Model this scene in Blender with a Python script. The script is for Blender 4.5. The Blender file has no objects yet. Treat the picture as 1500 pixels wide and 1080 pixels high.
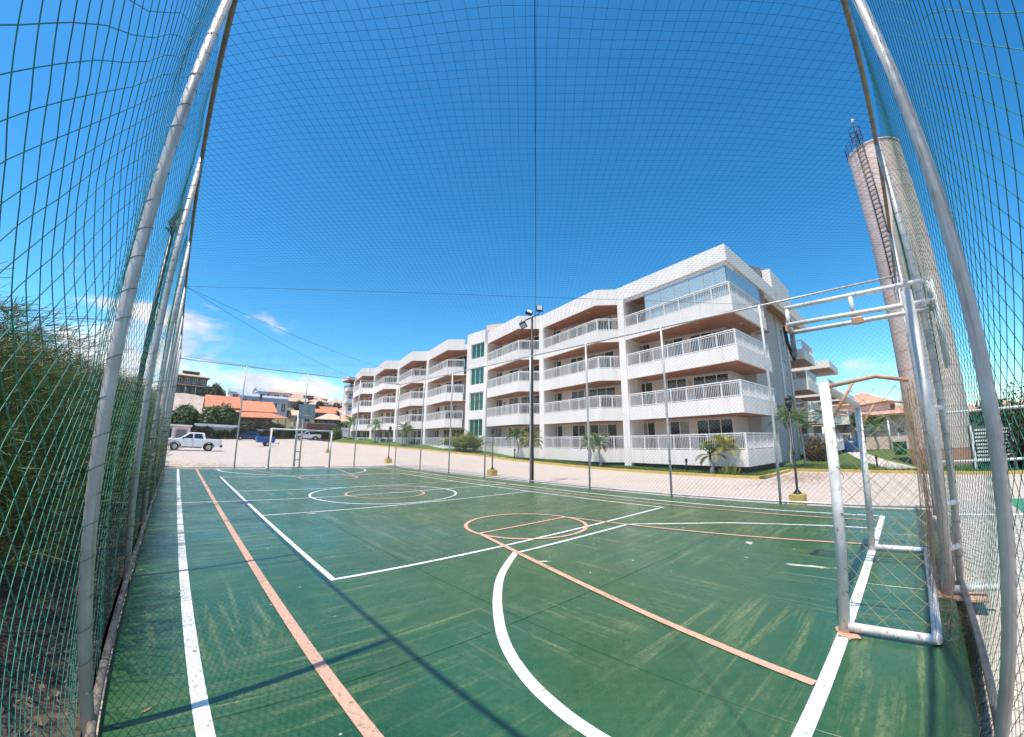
import bpy, math, random
import numpy as np
from mathutils import Vector, Matrix

random.seed(7)
RNG = np.random.default_rng(11)
SC = bpy.context.scene
COL = SC.collection

# ------------------------------------------------------------------ camera
cd = bpy.data.cameras.new('camera')
cam = bpy.data.objects.new('camera', cd)
COL.objects.link(cam)
SC.camera = cam
cd.type = 'PANO'
cd.panorama_type = 'FISHEYE_LENS_POLYNOMIAL'      # wide action-camera lens: mild barrel bend of the poles
cd.fisheye_polynomial_k0 = 0.0
cd.fisheye_polynomial_k1 = -0.07343456974337367
cd.fisheye_polynomial_k2 = 0.0003888478855102664
cd.fisheye_polynomial_k3 = 6.002273299264193e-05
cd.fisheye_polynomial_k4 = -1.6941227761159351e-06
cd.fisheye_fov = math.pi
cd.sensor_fit = 'HORIZONTAL'
cd.sensor_width = 36.0
cd.sensor_height = 36.0 * 737 / 1024
cd.shift_x = -16.995 / 1500
cd.shift_y = -19.165 / 1080
cd.clip_start = 0.02
cd.clip_end = 3000
_y, _p, _r = 0.7559396695378912, 0.21736607694152726, 0.0029725573024699365
_f = Vector((math.sin(_y) * math.cos(_p), math.cos(_y) * math.cos(_p), math.sin(_p)))
_R = Vector((math.cos(_y), -math.sin(_y), 0))
_U = _R.cross(_f)
_R2 = _R * math.cos(_r) + _U * math.sin(_r)
_U2 = -_R * math.sin(_r) + _U * math.cos(_r)
_M = Matrix((_R2, _U2, -_f)).transposed().to_4x4()
_M.translation = Vector((-1.58968, -4.75630, 1.54986))
cam.matrix_world = _M

# ------------------------------------------------------------------ sky, sun, exposure
SUN = Vector((-0.37, -0.06, 1.0)).normalized()     # towards the sun
world = bpy.data.worlds.new('World')
SC.world = world
world.use_nodes = True
wn = world.node_tree
for n in list(wn.nodes):
    wn.nodes.remove(n)
def W(t, **k):
    n = wn.nodes.new(t)
    for a, v in k.items():
        setattr(n, a, v)
    return n
wout = W('ShaderNodeOutputWorld')
wbg = W('ShaderNodeBackground')
wbg.inputs['Strength'].default_value = 0.13
sky = W('ShaderNodeTexSky', sky_type='NISHITA')
sky.sun_disc = False
sky.sun_elevation = math.asin(SUN.z)
sky.sun_rotation = math.atan2(SUN.x, SUN.y)
sky.altitude = 0
sky.air_density = 1.0
sky.dust_density = 0.8
sky.ozone_density = 2.0
hs = W('ShaderNodeHueSaturation')
hs.inputs['Saturation'].default_value = 1.31
hs.inputs['Hue'].default_value = 0.482
hs.inputs['Value'].default_value = 1.0
wn.links.new(sky.outputs[0], hs.inputs['Color'])
gm = W('ShaderNodeGamma')
gm.inputs['Gamma'].default_value = 1.38
wn.links.new(hs.outputs[0], gm.inputs['Color'])
tint = W('ShaderNodeVectorMath', operation='MULTIPLY')
tint.inputs[1].default_value = (0.80, 0.86, 0.86)
wn.links.new(gm.outputs[0], tint.inputs[0])
# low banks of cumulus: noise on the sky direction, thinning out with height
tc = W('ShaderNodeTexCoord')
sep = W('ShaderNodeSeparateXYZ')
wn.links.new(tc.outputs['Generated'], sep.inputs[0])
mp = W('ShaderNodeMapping')
mp.inputs['Scale'].default_value = (2.6, 2.6, 6.0)
mp.inputs['Location'].default_value = (0.35, 0.1, 0.0)
wn.links.new(tc.outputs['Generated'], mp.inputs[0])
nz = W('ShaderNodeTexNoise')
nz.inputs['Scale'].default_value = 1.6
nz.inputs['Detail'].default_value = 9
nz.inputs['Roughness'].default_value = 0.55
nz.inputs['Distortion'].default_value = 0.3
wn.links.new(mp.outputs[0], nz.inputs['Vector'])
hgt = W('ShaderNodeMapRange')
hgt.inputs['From Min'].default_value = 0.0
hgt.inputs['From Max'].default_value = 0.40
hgt.inputs['To Min'].default_value = 0.20
hgt.inputs['To Max'].default_value = -0.40
wn.links.new(sep.outputs['Z'], hgt.inputs['Value'])
# clouds gather over the land to the west (-x) and thin out to the east
wst = W('ShaderNodeMapRange')
wst.inputs['From Min'].default_value = -0.5
wst.inputs['From Max'].default_value = 0.75
wst.inputs['To Min'].default_value = 0.145
wst.inputs['To Max'].default_value = -0.16
wn.links.new(sep.outputs['X'], wst.inputs['Value'])
ad = W('ShaderNodeMath', operation='ADD')
wn.links.new(nz.outputs['Fac'], ad.inputs[0]); wn.links.new(hgt.outputs[0], ad.inputs[1])
ad2 = W('ShaderNodeMath', operation='ADD')
wn.links.new(ad.outputs[0], ad2.inputs[0]); wn.links.new(wst.outputs[0], ad2.inputs[1])
cl = W('ShaderNodeMapRange', interpolation_type='SMOOTHSTEP')
cl.inputs['From Min'].default_value = 0.47
cl.inputs['From Max'].default_value = 0.62
wn.links.new(ad2.outputs[0], cl.inputs['Value'])
mx = W('ShaderNodeMix', data_type='RGBA')
n2 = W('ShaderNodeTexNoise'); n2.inputs['Scale'].default_value = 5.0; n2.inputs['Detail'].default_value = 7
wn.links.new(mp.outputs[0], n2.inputs['Vector'])
cr = W('ShaderNodeValToRGB')
cr.color_ramp.elements[0].position = 0.36; cr.color_ramp.elements[0].color = (5.2, 5.6, 6.5, 1)
cr.color_ramp.elements[1].position = 0.60; cr.color_ramp.elements[1].color = (7.5, 7.5, 7.7, 1)
wn.links.new(n2.outputs['Fac'], cr.inputs[0])
wn.links.new(cr.outputs[0], mx.inputs[7])
wn.links.new(cl.outputs[0], mx.inputs[0])
wn.links.new(tint.outputs[0], mx.inputs[6])
wn.links.new(mx.outputs[2], wbg.inputs['Color'])
wn.links.new(wbg.outputs[0], wout.inputs['Surface'])

sl = bpy.data.lights.new('sun', 'SUN')
sl.energy = 5.0
sl.angle = math.radians(0.5)
sl.color = (1.0, 0.93, 0.82)
sun = bpy.data.objects.new('sun', sl)
COL.objects.link(sun)
sun.location = SUN * 60
sun.rotation_euler = SUN.to_track_quat('Z', 'Y').to_euler()

SC.view_settings.view_transform = 'Standard'
SC.view_settings.look = 'None'
SC.view_settings.exposure = 0.3
SC.view_settings.gamma = 1.0
SC.view_settings.use_curve_mapping = False
SC.cycles.use_denoising = True
SC.cycles.max_bounces = 6
SC.cycles.transparent_max_bounces = 8

# ------------------------------------------------------------------ helpers
ORG = [Vector((0, 0, 0))]
def tag(o, label=None, cat=None, group=None, kind=None):
    if label: o['label'] = label
    if cat: o['category'] = cat
    if group: o['group'] = group
    if kind: o['kind'] = kind
    return o
def thing(name, label, cat, loc=(0, 0, 0), group=None, rz=0.0, local=False):
    """An Empty at a thing's base; local=True when its parts are modelled round the origin."""
    o = bpy.data.objects.new(name, None)
    COL.objects.link(o)
    o.location = loc
    o.rotation_euler = (0, 0, rz)
    o.empty_display_size = 0.2
    tag(o, label, cat, group)
    ORG[0] = Vector((0, 0, 0)) if local else Vector(loc)
    return o
def setting(name, kind='structure'):
    o = bpy.data.objects.new(name, None)
    COL.objects.link(o)
    o['kind'] = kind
    ORG[0] = Vector((0, 0, 0))
    return o
def copy_tree(o, parent=None):
    c = o.copy()
    COL.objects.link(c)
    if parent is not None: c.parent = parent
    for ch in list(o.children): copy_tree(ch, c)
    return c

class MB:
    def __init__(s): s.v = []; s.f = []; s.sm = []
    def quad(s, a, b, c, d):
        i = len(s.v); s.v += [tuple(a), tuple(b), tuple(c), tuple(d)]; s.f.append((i, i+1, i+2, i+3)); s.sm.append(False); return s
    def tri(s, a, b, c):
        i = len(s.v); s.v += [tuple(a), tuple(b), tuple(c)]; s.f.append((i, i+1, i+2)); s.sm.append(False); return s
    def poly(s, pts):
        i = len(s.v); s.v += [tuple(p) for p in pts]; s.f.append(tuple(range(i, i+len(pts)))); s.sm.append(False); return s
    def box(s, x0, x1, y0, y1, z0, z1, M=None):
        P = [(x0,y0,z0),(x1,y0,z0),(x1,y1,z0),(x0,y1,z0),(x0,y0,z1),(x1,y0,z1),(x1,y1,z1),(x0,y1,z1)]
        if M is not None: P = [tuple(M @ Vector(p)) for p in P]
        i = len(s.v); s.v += P
        for f in ((0,3,2,1),(4,5,6,7),(0,1,5,4),(1,2,6,5),(2,3,7,6),(3,0,4,7)):
            s.f.append(tuple(i+k for k in f)); s.sm.append(False)
        return s
    def bevbox(s, x0, x1, y0, y1, z0, z1, b, M=None):
        """box with its vertical edges and top edge chamfered"""
        def ring(d, z):
            return [(x0+b+0*d, y0+d, z),(x1-b, y0+d, z),(x1-d, y0+b, z),(x1-d, y1-b, z),(x1-b, y1-d, z),(x0+b, y1-d, z),(x0+d, y1-b, z),(x0+d, y0+b, z)]
        R = [ring(0, z0), ring(0, z1-b), ring(b*0.99, z1)]
        i = len(s.v)
        for r in R: s.v += [tuple(M @ Vector(p)) if M is not None else p for p in r]
        for k in range(2):
            for j in range(8):
                a = i+k*8+j; c = i+k*8+(j+1) % 8
                s.f.append((a, c, c+8, a+8)); s.sm.append(False)
        s.f.append(tuple(i+16+j for j in range(8))); s.sm.append(False)
        s.f.append(tuple(i+7-j for j in range(8))); s.sm.append(False)
        return s
    def tube(s, pts, r, n=8, cap=True):
        """swept tube; r may be one radius or one per point"""
        pts = [Vector(p) for p in pts]
        rs = r if isinstance(r, (list, tuple)) else [r]*len(pts)
        i0 = len(s.v)
        up = None
        for k, p in enumerate(pts):
            t = (pts[min(k+1, len(pts)-1)] - pts[max(k-1, 0)]).normalized()
            if up is None:
                up = Vector((0, 0, 1)) if abs(t.z) < 0.9 else Vector((1, 0, 0))
            a = t.cross(up).normalized(); b = a.cross(t).normalized(); up = b
            for j in range(n):
                an = 2*math.pi*j/n
                s.v.append(tuple(p + (a*math.cos(an) + b*math.sin(an))*rs[k]))
        for k in range(len(pts)-1):
            for j in range(n):
                a = i0+k*n+j; b = i0+k*n+(j+1) % n
                s.f.append((a, b, b+n, a+n)); s.sm.append(n > 5)
        if cap:
            s.f.append(tuple(i0+n-1-j for j in range(n))); s.sm.append(False)
            e = i0+(len(pts)-1)*n
            s.f.append(tuple(e+j for j in range(n))); s.sm.append(False)
        return s
    def lathe(s, prof, c=(0, 0, 0), n=20, axis='z', flatz=False):
        if flatz:      # split at every profile corner so that only the round is smooth
            for a, b in zip(prof[:-1], prof[1:]): s.lathe([a, b], c, n, axis)
            return s
        i0 = len(s.v)
        for (r, z) in prof:
            for j in range(n):
                a = 2*math.pi*j/n
                p = (r*math.cos(a), r*math.sin(a), z)
                if axis == 'y': p = (p[0], p[2], p[1])
                if axis == 'x': p = (p[2], p[0], p[1])
                s.v.append((p[0]+c[0], p[1]+c[1], p[2]+c[2]))
        for k in range(len(prof)-1):
            for j in range(n):
                a = i0+k*n+j; b = i0+k*n+(j+1) % n
                s.f.append((a, b, b+n, a+n)); s.sm.append(True)
        return s
    def strip(s, line, w, z0, z1):
        """wall of thickness w (to the left of the travel direction when w > 0) along a 2-D polyline, mitred"""
        P = [Vector((p[0], p[1])) for p in line]
        O = []
        for k, p in enumerate(P):
            d0 = (P[k]-P[k-1]).normalized() if k else None
            d1 = (P[k+1]-P[k]).normalized() if k+1 < len(P) else None
            n0 = Vector((-d0.y, d0.x)) if d0 else None
            n1 = Vector((-d1.y, d1.x)) if d1 else None
            if n0 is None: O.append(p+n1*w)
            elif n1 is None: O.append(p+n0*w)
            else:
                m = (n0+n1).normalized(); O.append(p+m*(w/max(0.3, m.dot(n0))))
        for k in range(len(P)-1):
            a, b, c, d = P[k], P[k+1], O[k+1], O[k]
            s.quad((a.x,a.y,z0),(b.x,b.y,z0),(b.x,b.y,z1),(a.x,a.y,z1))
            s.quad((c.x,c.y,z0),(d.x,d.y,z0),(d.x,d.y,z1),(c.x,c.y,z1))
            s.quad((a.x,a.y,z1),(b.x,b.y,z1),(c.x,c.y,z1),(d.x,d.y,z1))
            s.quad((a.x,a.y,z0),(d.x,d.y,z0),(c.x,c.y,z0),(b.x,b.y,z0))
        a, d = P[0], O[0]; s.quad((a.x,a.y,z0),(a.x,a.y,z1),(d.x,d.y,z1),(d.x,d.y,z0))
        a, d = P[-1], O[-1]; s.quad((a.x,a.y,z0),(d.x,d.y,z0),(d.x,d.y,z1),(a.x,a.y,z1))
        return s
    def prism(s, pts, z0, z1):
        n = len(pts); i = len(s.v)
        s.v += [(p[0], p[1], z0) for p in pts]+[(p[0], p[1], z1) for p in pts]
        s.f.append(tuple(i+n-1-j for j in range(n))); s.sm.append(False)
        s.f.append(tuple(i+n+j for j in range(n))); s.sm.append(False)
        for j in range(n):
            k = (j+1) % n; s.f.append((i+j, i+k, i+n+k, i+n+j)); s.sm.append(False)
        return s
    def build(s, name, mat, parent=None, kind=None, label=None):
        me = bpy.data.meshes.new(name)
        o3 = ORG[0]
        V = s.v if o3.length == 0 else [(p[0]-o3.x, p[1]-o3.y, p[2]-o3.z) for p in s.v]
        me.from_pydata(V, [], s.f)
        if any(s.sm): me.polygons.foreach_set('use_smooth', s.sm)
        me.materials.append(mat)
        me.update()
        o = bpy.data.objects.new(name, me)
        COL.objects.link(o)
        if parent is not None: o.parent = parent
        if kind: o['kind'] = kind
        if label: o['label'] = label
        return o

def mesh_np(name, V, F, mat, parent=None, kind=None, smooth=False):
    """numpy mesh: V (n,3), F (m,k) with k = 3 or 4; relative to the current origin"""
    V = np.asarray(V, np.float32) - np.array(ORG[0], np.float32)
    F = np.asarray(F, np.int32)
    me = bpy.data.meshes.new(name)
    me.vertices.add(len(V)); me.vertices.foreach_set('co', V.ravel())
    me.loops.add(F.size); me.loops.foreach_set('vertex_index', F.ravel())
    me.polygons.add(len(F))
    me.polygons.foreach_set('loop_start', np.arange(0, F.size, F.shape[1], dtype=np.int32))
    if smooth: me.polygons.foreach_set('use_smooth', np.ones(len(F), bool))
    me.materials.append(mat)
    me.update(calc_edges=True); me.validate()
    o = bpy.data.objects.new(name, me)
    COL.objects.link(o)
    if parent is not None: o.parent = parent
    if kind: o['kind'] = kind
    return o

def strands(lines, r, sides=3):
    """many thin cords (list of (k,3) arrays) as one vertex and quad array"""
    VV, FF, base = [], [], 0
    ang = np.arange(sides)*2*np.pi/sides
    for L in lines:
        L = np.asarray(L, float); k = len(L)
        t = np.gradient(L, axis=0); t /= np.linalg.norm(t, axis=1)[:, None]+1e-12
        ref = np.array([0.31, 0.52, 0.79])
        a = np.cross(t, ref); a /= np.linalg.norm(a, axis=1)[:, None]+1e-12
        b = np.cross(t, a)
        V = L[:, None, :]+r*(a[:, None, :]*np.cos(ang)[None, :, None]+b[:, None, :]*np.sin(ang)[None, :, None])
        VV.append(V.reshape(-1, 3))
        i = np.arange(k-1)[:, None]*sides+np.arange(sides)[None, :]
        j = np.arange(k-1)[:, None]*sides+((np.arange(sides)+1) % sides)[None, :]
        FF.append(np.stack([i, j, j+sides, i+sides], -1).reshape(-1, 4)+base)
        base += k*sides
    return np.concatenate(VV), np.concatenate(FF)

def diamond_net(w, h, pitch, step, f):
    """cords of a diamond mesh over a w x h rectangle; f maps (u, v) arrays to points"""
    out = []
    for sgn in (1, -1):
        c = -h if sgn > 0 else 0.0
        end = w if sgn > 0 else w+h
        c += pitch*0.37
        while c < end:
            # u = c + sgn*v
            v0 = max(0, -c) if sgn > 0 else max(0, c-w)
            v1 = min(h, w-c) if sgn > 0 else min(h, c)
            if v1-v0 > 0.02:
                n = max(2, int((v1-v0)/step)+2)
                v = np.linspace(v0, v1, n)
                out.append(f(c+sgn*v, v))
            c += pitch
    return out

# ------------------------------------------------------------------ ground heights
YR = [-60,-10,0,10,18,22,29,39,49,60,75,130]; ZR = [-.5,-.4,-.29,-.14,.1,.33,.57,.78,.95,1.1,1.35,3]
YL = [-60,18,44,60,78,130]; ZL = [-.12,-.12,0,.3,.8,2.5]
YH = [80,88,95,105,112,120,135,160,260,900]; ZH = [1.2,2.0,3.0,5.5,7.5,10.5,12.5,15,20,24]
def zg(x, y):
    w = min(1, max(0, (x-2)/17))
    z = w*np.interp(y, YR, ZR)+(1-w)*np.interp(y, YL, ZL)
    if y > 80:
        k = min(1, (y-80)/6)
        z = z*(1-k)+k*float(np.interp(y, YH, ZH))*(1-0.25*min(1, max(0, (x-10)/60)))
    return float(z)
def zbank(x, y):
    b = np.interp(y, [0, 20, 26, 46, 60], [0, 0, .03, .15, .25])
    return zg(x, y)+0.12+max(0, min(x, 23)-19)*float(b)

# ------------------------------------------------------------------ materials
MATS = {}
def mat(name, col, rough=0.6, metal=0.0, var=0.12, vscale=6.0, bump=0.0, bscale=40.0, spec=0.5, col2=None, rnd=0.0, coords='Object', detail=5):
    """principled material; colour drifts with noise, optional bump and per-object shade"""
    if name in MATS: return MATS[name]
    m = bpy.data.materials.new(name); m.use_nodes = True
    t = m.node_tree; b = t.nodes['Principled BSDF']
    b.inputs['Roughness'].default_value = rough
    b.inputs['Metallic'].default_value = metal
    b.inputs['Specular IOR Level'].default_value = spec
    c = t.nodes.new('ShaderNodeTexCoord')
    n = t.nodes.new('ShaderNodeTexNoise'); n.inputs['Scale'].default_value = vscale; n.inputs['Detail'].default_value = detail; n.inputs['Roughness'].default_value = 0.6
    t.links.new(c.outputs[coords], n.inputs['Vector'])
    r = t.nodes.new('ShaderNodeValToRGB')
    e = r.color_ramp.elements
    lo = col2 if col2 else tuple(x*(1-var) for x in col)
    hi = col if col2 else tuple(min(1, x*(1+var)) for x in col)
    e[0].position = 0.32; e[0].color = (*lo, 1); e[1].position = 0.68; e[1].color = (*hi, 1)
    t.links.new(n.outputs['Fac'], r.inputs[0])
    out = r.outputs[0]
    if rnd:
        oi = t.nodes.new('ShaderNodeObjectInfo'); h = t.nodes.new('ShaderNodeHueSaturation')
        mr = t.nodes.new('ShaderNodeMapRange'); mr.inputs['To Min'].default_value = 1-rnd; mr.inputs['To Max'].default_value = 1+rnd
        t.links.new(oi.outputs['Random'], mr.inputs['Value']); t.links.new(mr.outputs[0], h.inputs['Value']); t.links.new(out, h.inputs['Color'])
        out = h.outputs[0]
    t.links.new(out, b.inputs['Base Color'])
    if bump:
        n2 = t.nodes.new('ShaderNodeTexNoise'); n2.inputs['Scale'].default_value = bscale; n2.inputs['Detail'].default_value = 6
        t.links.new(c.outputs[coords], n2.inputs['Vector'])
        bp = t.nodes.new('ShaderNodeBump'); bp.inputs['Strength'].default_value = bump; bp.inputs['Distance'].default_value = 0.02
        t.links.new(n2.outputs['Fac'], bp.inputs['Height']); t.links.new(bp.outputs[0], b.inputs['Normal'])
    MATS[name] = m
    return m
def N(m, t, **k):
    n = m.node_tree.nodes.new(t)
    for a, v in k.items(): setattr(n, a, v)
    return n

def leaf_mat(name, a, b, rough=0.5, trans=0.25, scale=1.4):
    if name in MATS: return MATS[name]
    m = mat(name, a, rough=rough, col2=b, vscale=scale, rnd=0.12, detail=8)
    t = m.node_tree; p = t.nodes['Principled BSDF']
    src = p.inputs['Base Color'].links[0].from_socket
    tr = N(m, 'ShaderNodeBsdfTranslucent'); t.links.new(src, tr.inputs['Color'])
    mxs = N(m, 'ShaderNodeMixShader'); mxs.inputs[0].default_value = trans
    t.links.new(p.outputs[0], mxs.inputs[1]); t.links.new(tr.outputs[0], mxs.inputs[2])
    t.links.new(mxs.outputs[0], t.nodes['Material Output'].inputs['Surface'])
    return m

m_white = mat('white_wall', (.83,.765,.70), .75, var=.05, vscale=.8, bump=.05, bscale=60)
def streaks(m, amt=.5, tint=(.36,.32,.28)):
    t = m.node_tree; b = t.nodes['Principled BSDF']; src = b.inputs['Base Color'].links[0].from_socket
    nn = t.nodes.new('ShaderNodeNewGeometry'); mpn = t.nodes.new('ShaderNodeMapping'); mpn.inputs['Scale'].default_value = (2.6, 2.6, .22)
    t.links.new(nn.outputs['Position'], mpn.inputs[0])
    n = t.nodes.new('ShaderNodeTexNoise'); n.inputs['Scale'].default_value = 1.6; n.inputs['Detail'].default_value = 8; n.inputs['Roughness'].default_value = .68
    t.links.new(mpn.outputs[0], n.inputs['Vector'])
    r = t.nodes.new('ShaderNodeValToRGB'); r.color_ramp.elements[0].position = .52; r.color_ramp.elements[0].color = (0,0,0,1); r.color_ramp.elements[1].position = .80; r.color_ramp.elements[1].color = (amt,amt,amt,1)
    t.links.new(n.outputs['Fac'], r.inputs[0])
    x = t.nodes.new('ShaderNodeMix'); x.data_type = 'RGBA'; x.inputs[7].default_value = (*tint, 1)
    t.links.new(r.outputs[0], x.inputs[0]); t.links.new(src, x.inputs[6]); t.links.new(x.outputs[2], b.inputs['Base Color'])
streaks(m_white, .45)
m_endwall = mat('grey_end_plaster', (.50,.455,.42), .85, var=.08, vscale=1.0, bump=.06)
m_white2 = mat('white_paint_metal', (.80,.77,.73), .35, var=.05, vscale=4)
m_back = mat('inner_wall', (.68,.60,.54), .8, var=.05, vscale=1.0)  # darkened so the colour deepens the shade in the balcony recesses
m_wood = mat('wood_soffit', (.37,.145,.066), .5, var=.25, vscale=3)
m_roofgrey = mat('grey_plaster', (.46,.40,.37), .85, var=.1, vscale=2, bump=.1)
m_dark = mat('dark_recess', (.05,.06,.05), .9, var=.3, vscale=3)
m_steel = mat('galvanised_steel', (.52,.50,.47), .48, .3, var=.18, vscale=9, bump=.03, bscale=120)
m_polew = mat('painted_steel_pole', (.60,.565,.52), .45, .15, var=.16, vscale=5, bump=.05, bscale=70, col2=(.42,.385,.345))
def scratches(m, tint, lo=.50, hi=.66, amt=.8, sc=(38, 38, .9)):
    t = m.node_tree; b = t.nodes['Principled BSDF']; src = b.inputs['Base Color'].links[0].from_socket
    nn = t.nodes.new('ShaderNodeNewGeometry'); mpn = t.nodes.new('ShaderNodeMapping'); mpn.inputs['Scale'].default_value = sc
    t.links.new(nn.outputs['Position'], mpn.inputs[0])
    n = t.nodes.new('ShaderNodeTexNoise'); n.inputs['Scale'].default_value = 1.0; n.inputs['Detail'].default_value = 7; n.inputs['Roughness'].default_value = .7
    t.links.new(mpn.outputs[0], n.inputs['Vector'])
    r = t.nodes.new('ShaderNodeValToRGB'); r.color_ramp.elements[0].position = lo; r.color_ramp.elements[0].color = (0,0,0,1); r.color_ramp.elements[1].position = hi; r.color_ramp.elements[1].color = (amt,amt,amt,1)
    t.links.new(n.outputs['Fac'], r.inputs[0])
    x = t.nodes.new('ShaderNodeMix'); x.data_type = 'RGBA'; x.inputs[7].default_value = (*tint, 1)
    t.links.new(r.outputs[0], x.inputs[0]); t.links.new(src, x.inputs[6]); t.links.new(x.outputs[2], b.inputs['Base Color'])
scratches(m_polew, (.24,.19,.15))
m_shaderail = mat('shade_dark_rail', (.30,.25,.20), .6, .3, var=.3, vscale=7, col2=(.16,.125,.10))  # dark brown carries the shade of the top rails' unlit underside
m_goal = mat('white_goal_paint', (.78,.755,.72), .42, .0, vscale=7, col2=(.60,.56,.52), bump=.05, bscale=50)
scratches(m_goal, (.30,.20,.13), .58, .64, .85, (22, 22, 9))
m_rustgoal = mat('peeled_goal_paint', (.62,.36,.24), .6, .0, vscale=14, col2=(.40,.22,.14))
m_net = mat('green_net_cord', (.009,.155,.105), .45, var=.35, vscale=3, spec=.6)
m_netdark = mat('dark_net_cord', (.012,.045,.06), .5, var=.3, vscale=3)
m_link = mat('chain_link_wire', (.22,.23,.23), .5, .5, var=.2, vscale=2)
m_twine = mat('yellow_goal_twine', (.50,.46,.24), .7, var=.25, vscale=6, col2=(.30,.25,.12))
m_twinebrown = mat('brown_goal_twine', (.42,.29,.19), .8, var=.4, vscale=9, col2=(.22,.14,.09))
m_black = mat('black_painted_metal', (.018,.018,.02), .4, .2, var=.2)
m_yellow = mat('yellow_paint', (.64,.44,.08), .7, vscale=3.5, col2=(.44,.32,.11), bump=.1)
m_glass = mat('dark_window_glass', (.018,.026,.024), .06, var=.2, spec=.7)
m_greenglass = mat('green_window_glass', (.005,.10,.066), .10, var=.15, spec=.6)
m_skyglass = mat('sky_pale_balcony_glass', (.40,.50,.52), .10, .12, var=.05, spec=.8)  # pale blue base colour paints in the sky's reflection
m_soil = mat('leaf_litter_soil', (.12,.085,.06), .95, vscale=9, col2=(.022,.018,.014), bump=1.0, bscale=30, detail=9)
m_bark = mat('grey_brown_bark', (.16,.12,.09), .9, var=.35, vscale=8, bump=.6, bscale=30)
m_palmtrunk = mat('pale_palm_trunk', (.42,.38,.33), .85, var=.25, vscale=12, bump=.3)
m_needle = leaf_mat('casuarina_needles', (.115,.165,.033), (.030,.062,.016), trans=.36, scale=1.3)
m_twig = mat('dry_twigs', (.20,.135,.085), .8, var=.35, vscale=3)
m_leaf = leaf_mat('round_bush_leaves', (.095,.15,.028), (.028,.062,.014), scale=.9)
m_leafdark = leaf_mat('dark_tree_leaves', (.05,.075,.022), (.018,.032,.012), scale=.7)
m_frond = leaf_mat('palm_fronds', (.13,.20,.03), (.045,.09,.02), scale=2.0)
m_frondyellow = leaf_mat('yellow_palm_fronds', (.36,.33,.05), (.12,.16,.03), scale=1.8)
m_hedge = leaf_mat('hedge_leaves', (.075,.075,.028), (.03,.036,.014), scale=.5)
m_grass = mat('lawn', (.085,.135,.022), .9, vscale=1.3, col2=(.045,.085,.014), bump=.9, bscale=60, detail=9)
m_grassblade = leaf_mat('grass_blades', (.12,.18,.03), (.05,.09,.015), scale=.8)
m_concrete = mat('pale_concrete', (.50,.46,.40), .85, var=.12, vscale=3, bump=.15)
m_pink = mat('pink_render', (.66,.49,.43), .85, var=.08, vscale=.8)
m_rubber = mat('tyre_rubber', (.02,.02,.021), .8, var=.2)
m_rim = mat('alloy_rim', (.45,.46,.47), .3, .7, var=.1)
m_carwhite = mat('white_car_paint', (.78,.78,.78), .18, var=.02, spec=.6)
m_carsilver = mat('silver_car_paint', (.58,.59,.60), .2, .3, var=.03, spec=.6)
m_carblue = mat('dark_blue_car_paint', (.012,.035,.11), .15, .2, var=.1, spec=.7)
m_trailerblue = mat('blue_trailer_paint', (.015,.10,.34), .35, var=.12)
m_carglass = mat('car_glass', (.012,.015,.018), .05, var=.1, spec=.8)
m_trim = mat('black_plastic_trim', (.025,.025,.027), .6, var=.2)
m_light = mat('lamp_lens', (.6,.62,.6), .1, var=.05, spec=.8)
m_tail = mat('red_tail_lens', (.35,.02,.015), .2, var=.1)

# terracotta roofs: fine ribs run down the slope, a paler worn tone in patches
def tile_mat(name, a, b):
    m = mat(name, a, .8, vscale=1.2, col2=b, rnd=.08)
    t = m.node_tree
    c = N(m, 'ShaderNodeTexCoord'); w = N(m, 'ShaderNodeTexWave', wave_type='BANDS', bands_direction='X')
    w.inputs['Scale'].default_value = 5.0; w.inputs['Distortion'].default_value = .6
    t.links.new(c.outputs['Object'], w.inputs['Vector'])
    bp = N(m, 'ShaderNodeBump'); bp.inputs['Strength'].default_value = .35; bp.inputs['Distance'].default_value = .05
    t.links.new(w.outputs['Fac'], bp.inputs['Height']); t.links.new(bp.outputs[0], t.nodes['Principled BSDF'].inputs['Normal'])
    return m
m_tile = tile_mat('orange_roof_tiles', (.62,.235,.125), (.50,.175,.09))
m_tilepeach = tile_mat('peach_roof_tiles', (.62,.33,.23), (.50,.26,.18))
m_tilepale = tile_mat('pale_roof_tiles', (.62,.45,.33), (.48,.31,.21))
m_tilepink = tile_mat('pink_roof_tiles', (.56,.37,.31), (.46,.29,.24))

m_curtain = mat('curtained_window_glass', (.30,.28,.25), .12, var=.25, vscale=3, spec=.6)
def ramp2(m, sock, p0, p1, c0=(0,0,0,1), c1=(1,1,1,1)):
    r = N(m, 'ShaderNodeValToRGB'); e = r.color_ramp.elements
    e[0].position = p0; e[0].color = c0; e[1].position = p1; e[1].color = c1
    m.node_tree.links.new(sock, r.inputs[0]); return r.outputs[0]
def mixc(m, fac, a, b):
    x = N(m, 'ShaderNodeMix', data_type='RGBA'); t = m.node_tree
    (t.links.new(fac, x.inputs[0]) if hasattr(fac, 'links') else setattr(x.inputs[0], 'default_value', fac))
    for i, v in ((6, a), (7, b)):
        (t.links.new(v, x.inputs[i]) if hasattr(v, 'links') else setattr(x.inputs[i], 'default_value', (*v, 1)))
    return x.outputs[2]
def noise(m, vec, scale, detail=5, rough=.6, sc=(1,1,1), rot=0.0, dist=0.0, loc=(0,0,0)):
    t = m.node_tree
    mpn = N(m, 'ShaderNodeMapping'); mpn.inputs['Scale'].default_value = sc; mpn.inputs['Rotation'].default_value = (0,0,rot); mpn.inputs['Location'].default_value = loc
    t.links.new(vec, mpn.inputs[0])
    n = N(m, 'ShaderNodeTexNoise'); n.inputs['Scale'].default_value = scale; n.inputs['Detail'].default_value = detail; n.inputs['Roughness'].default_value = rough; n.inputs['Distortion'].default_value = dist
    t.links.new(mpn.outputs[0], n.inputs['Vector']); return n.outputs['Fac']

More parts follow.
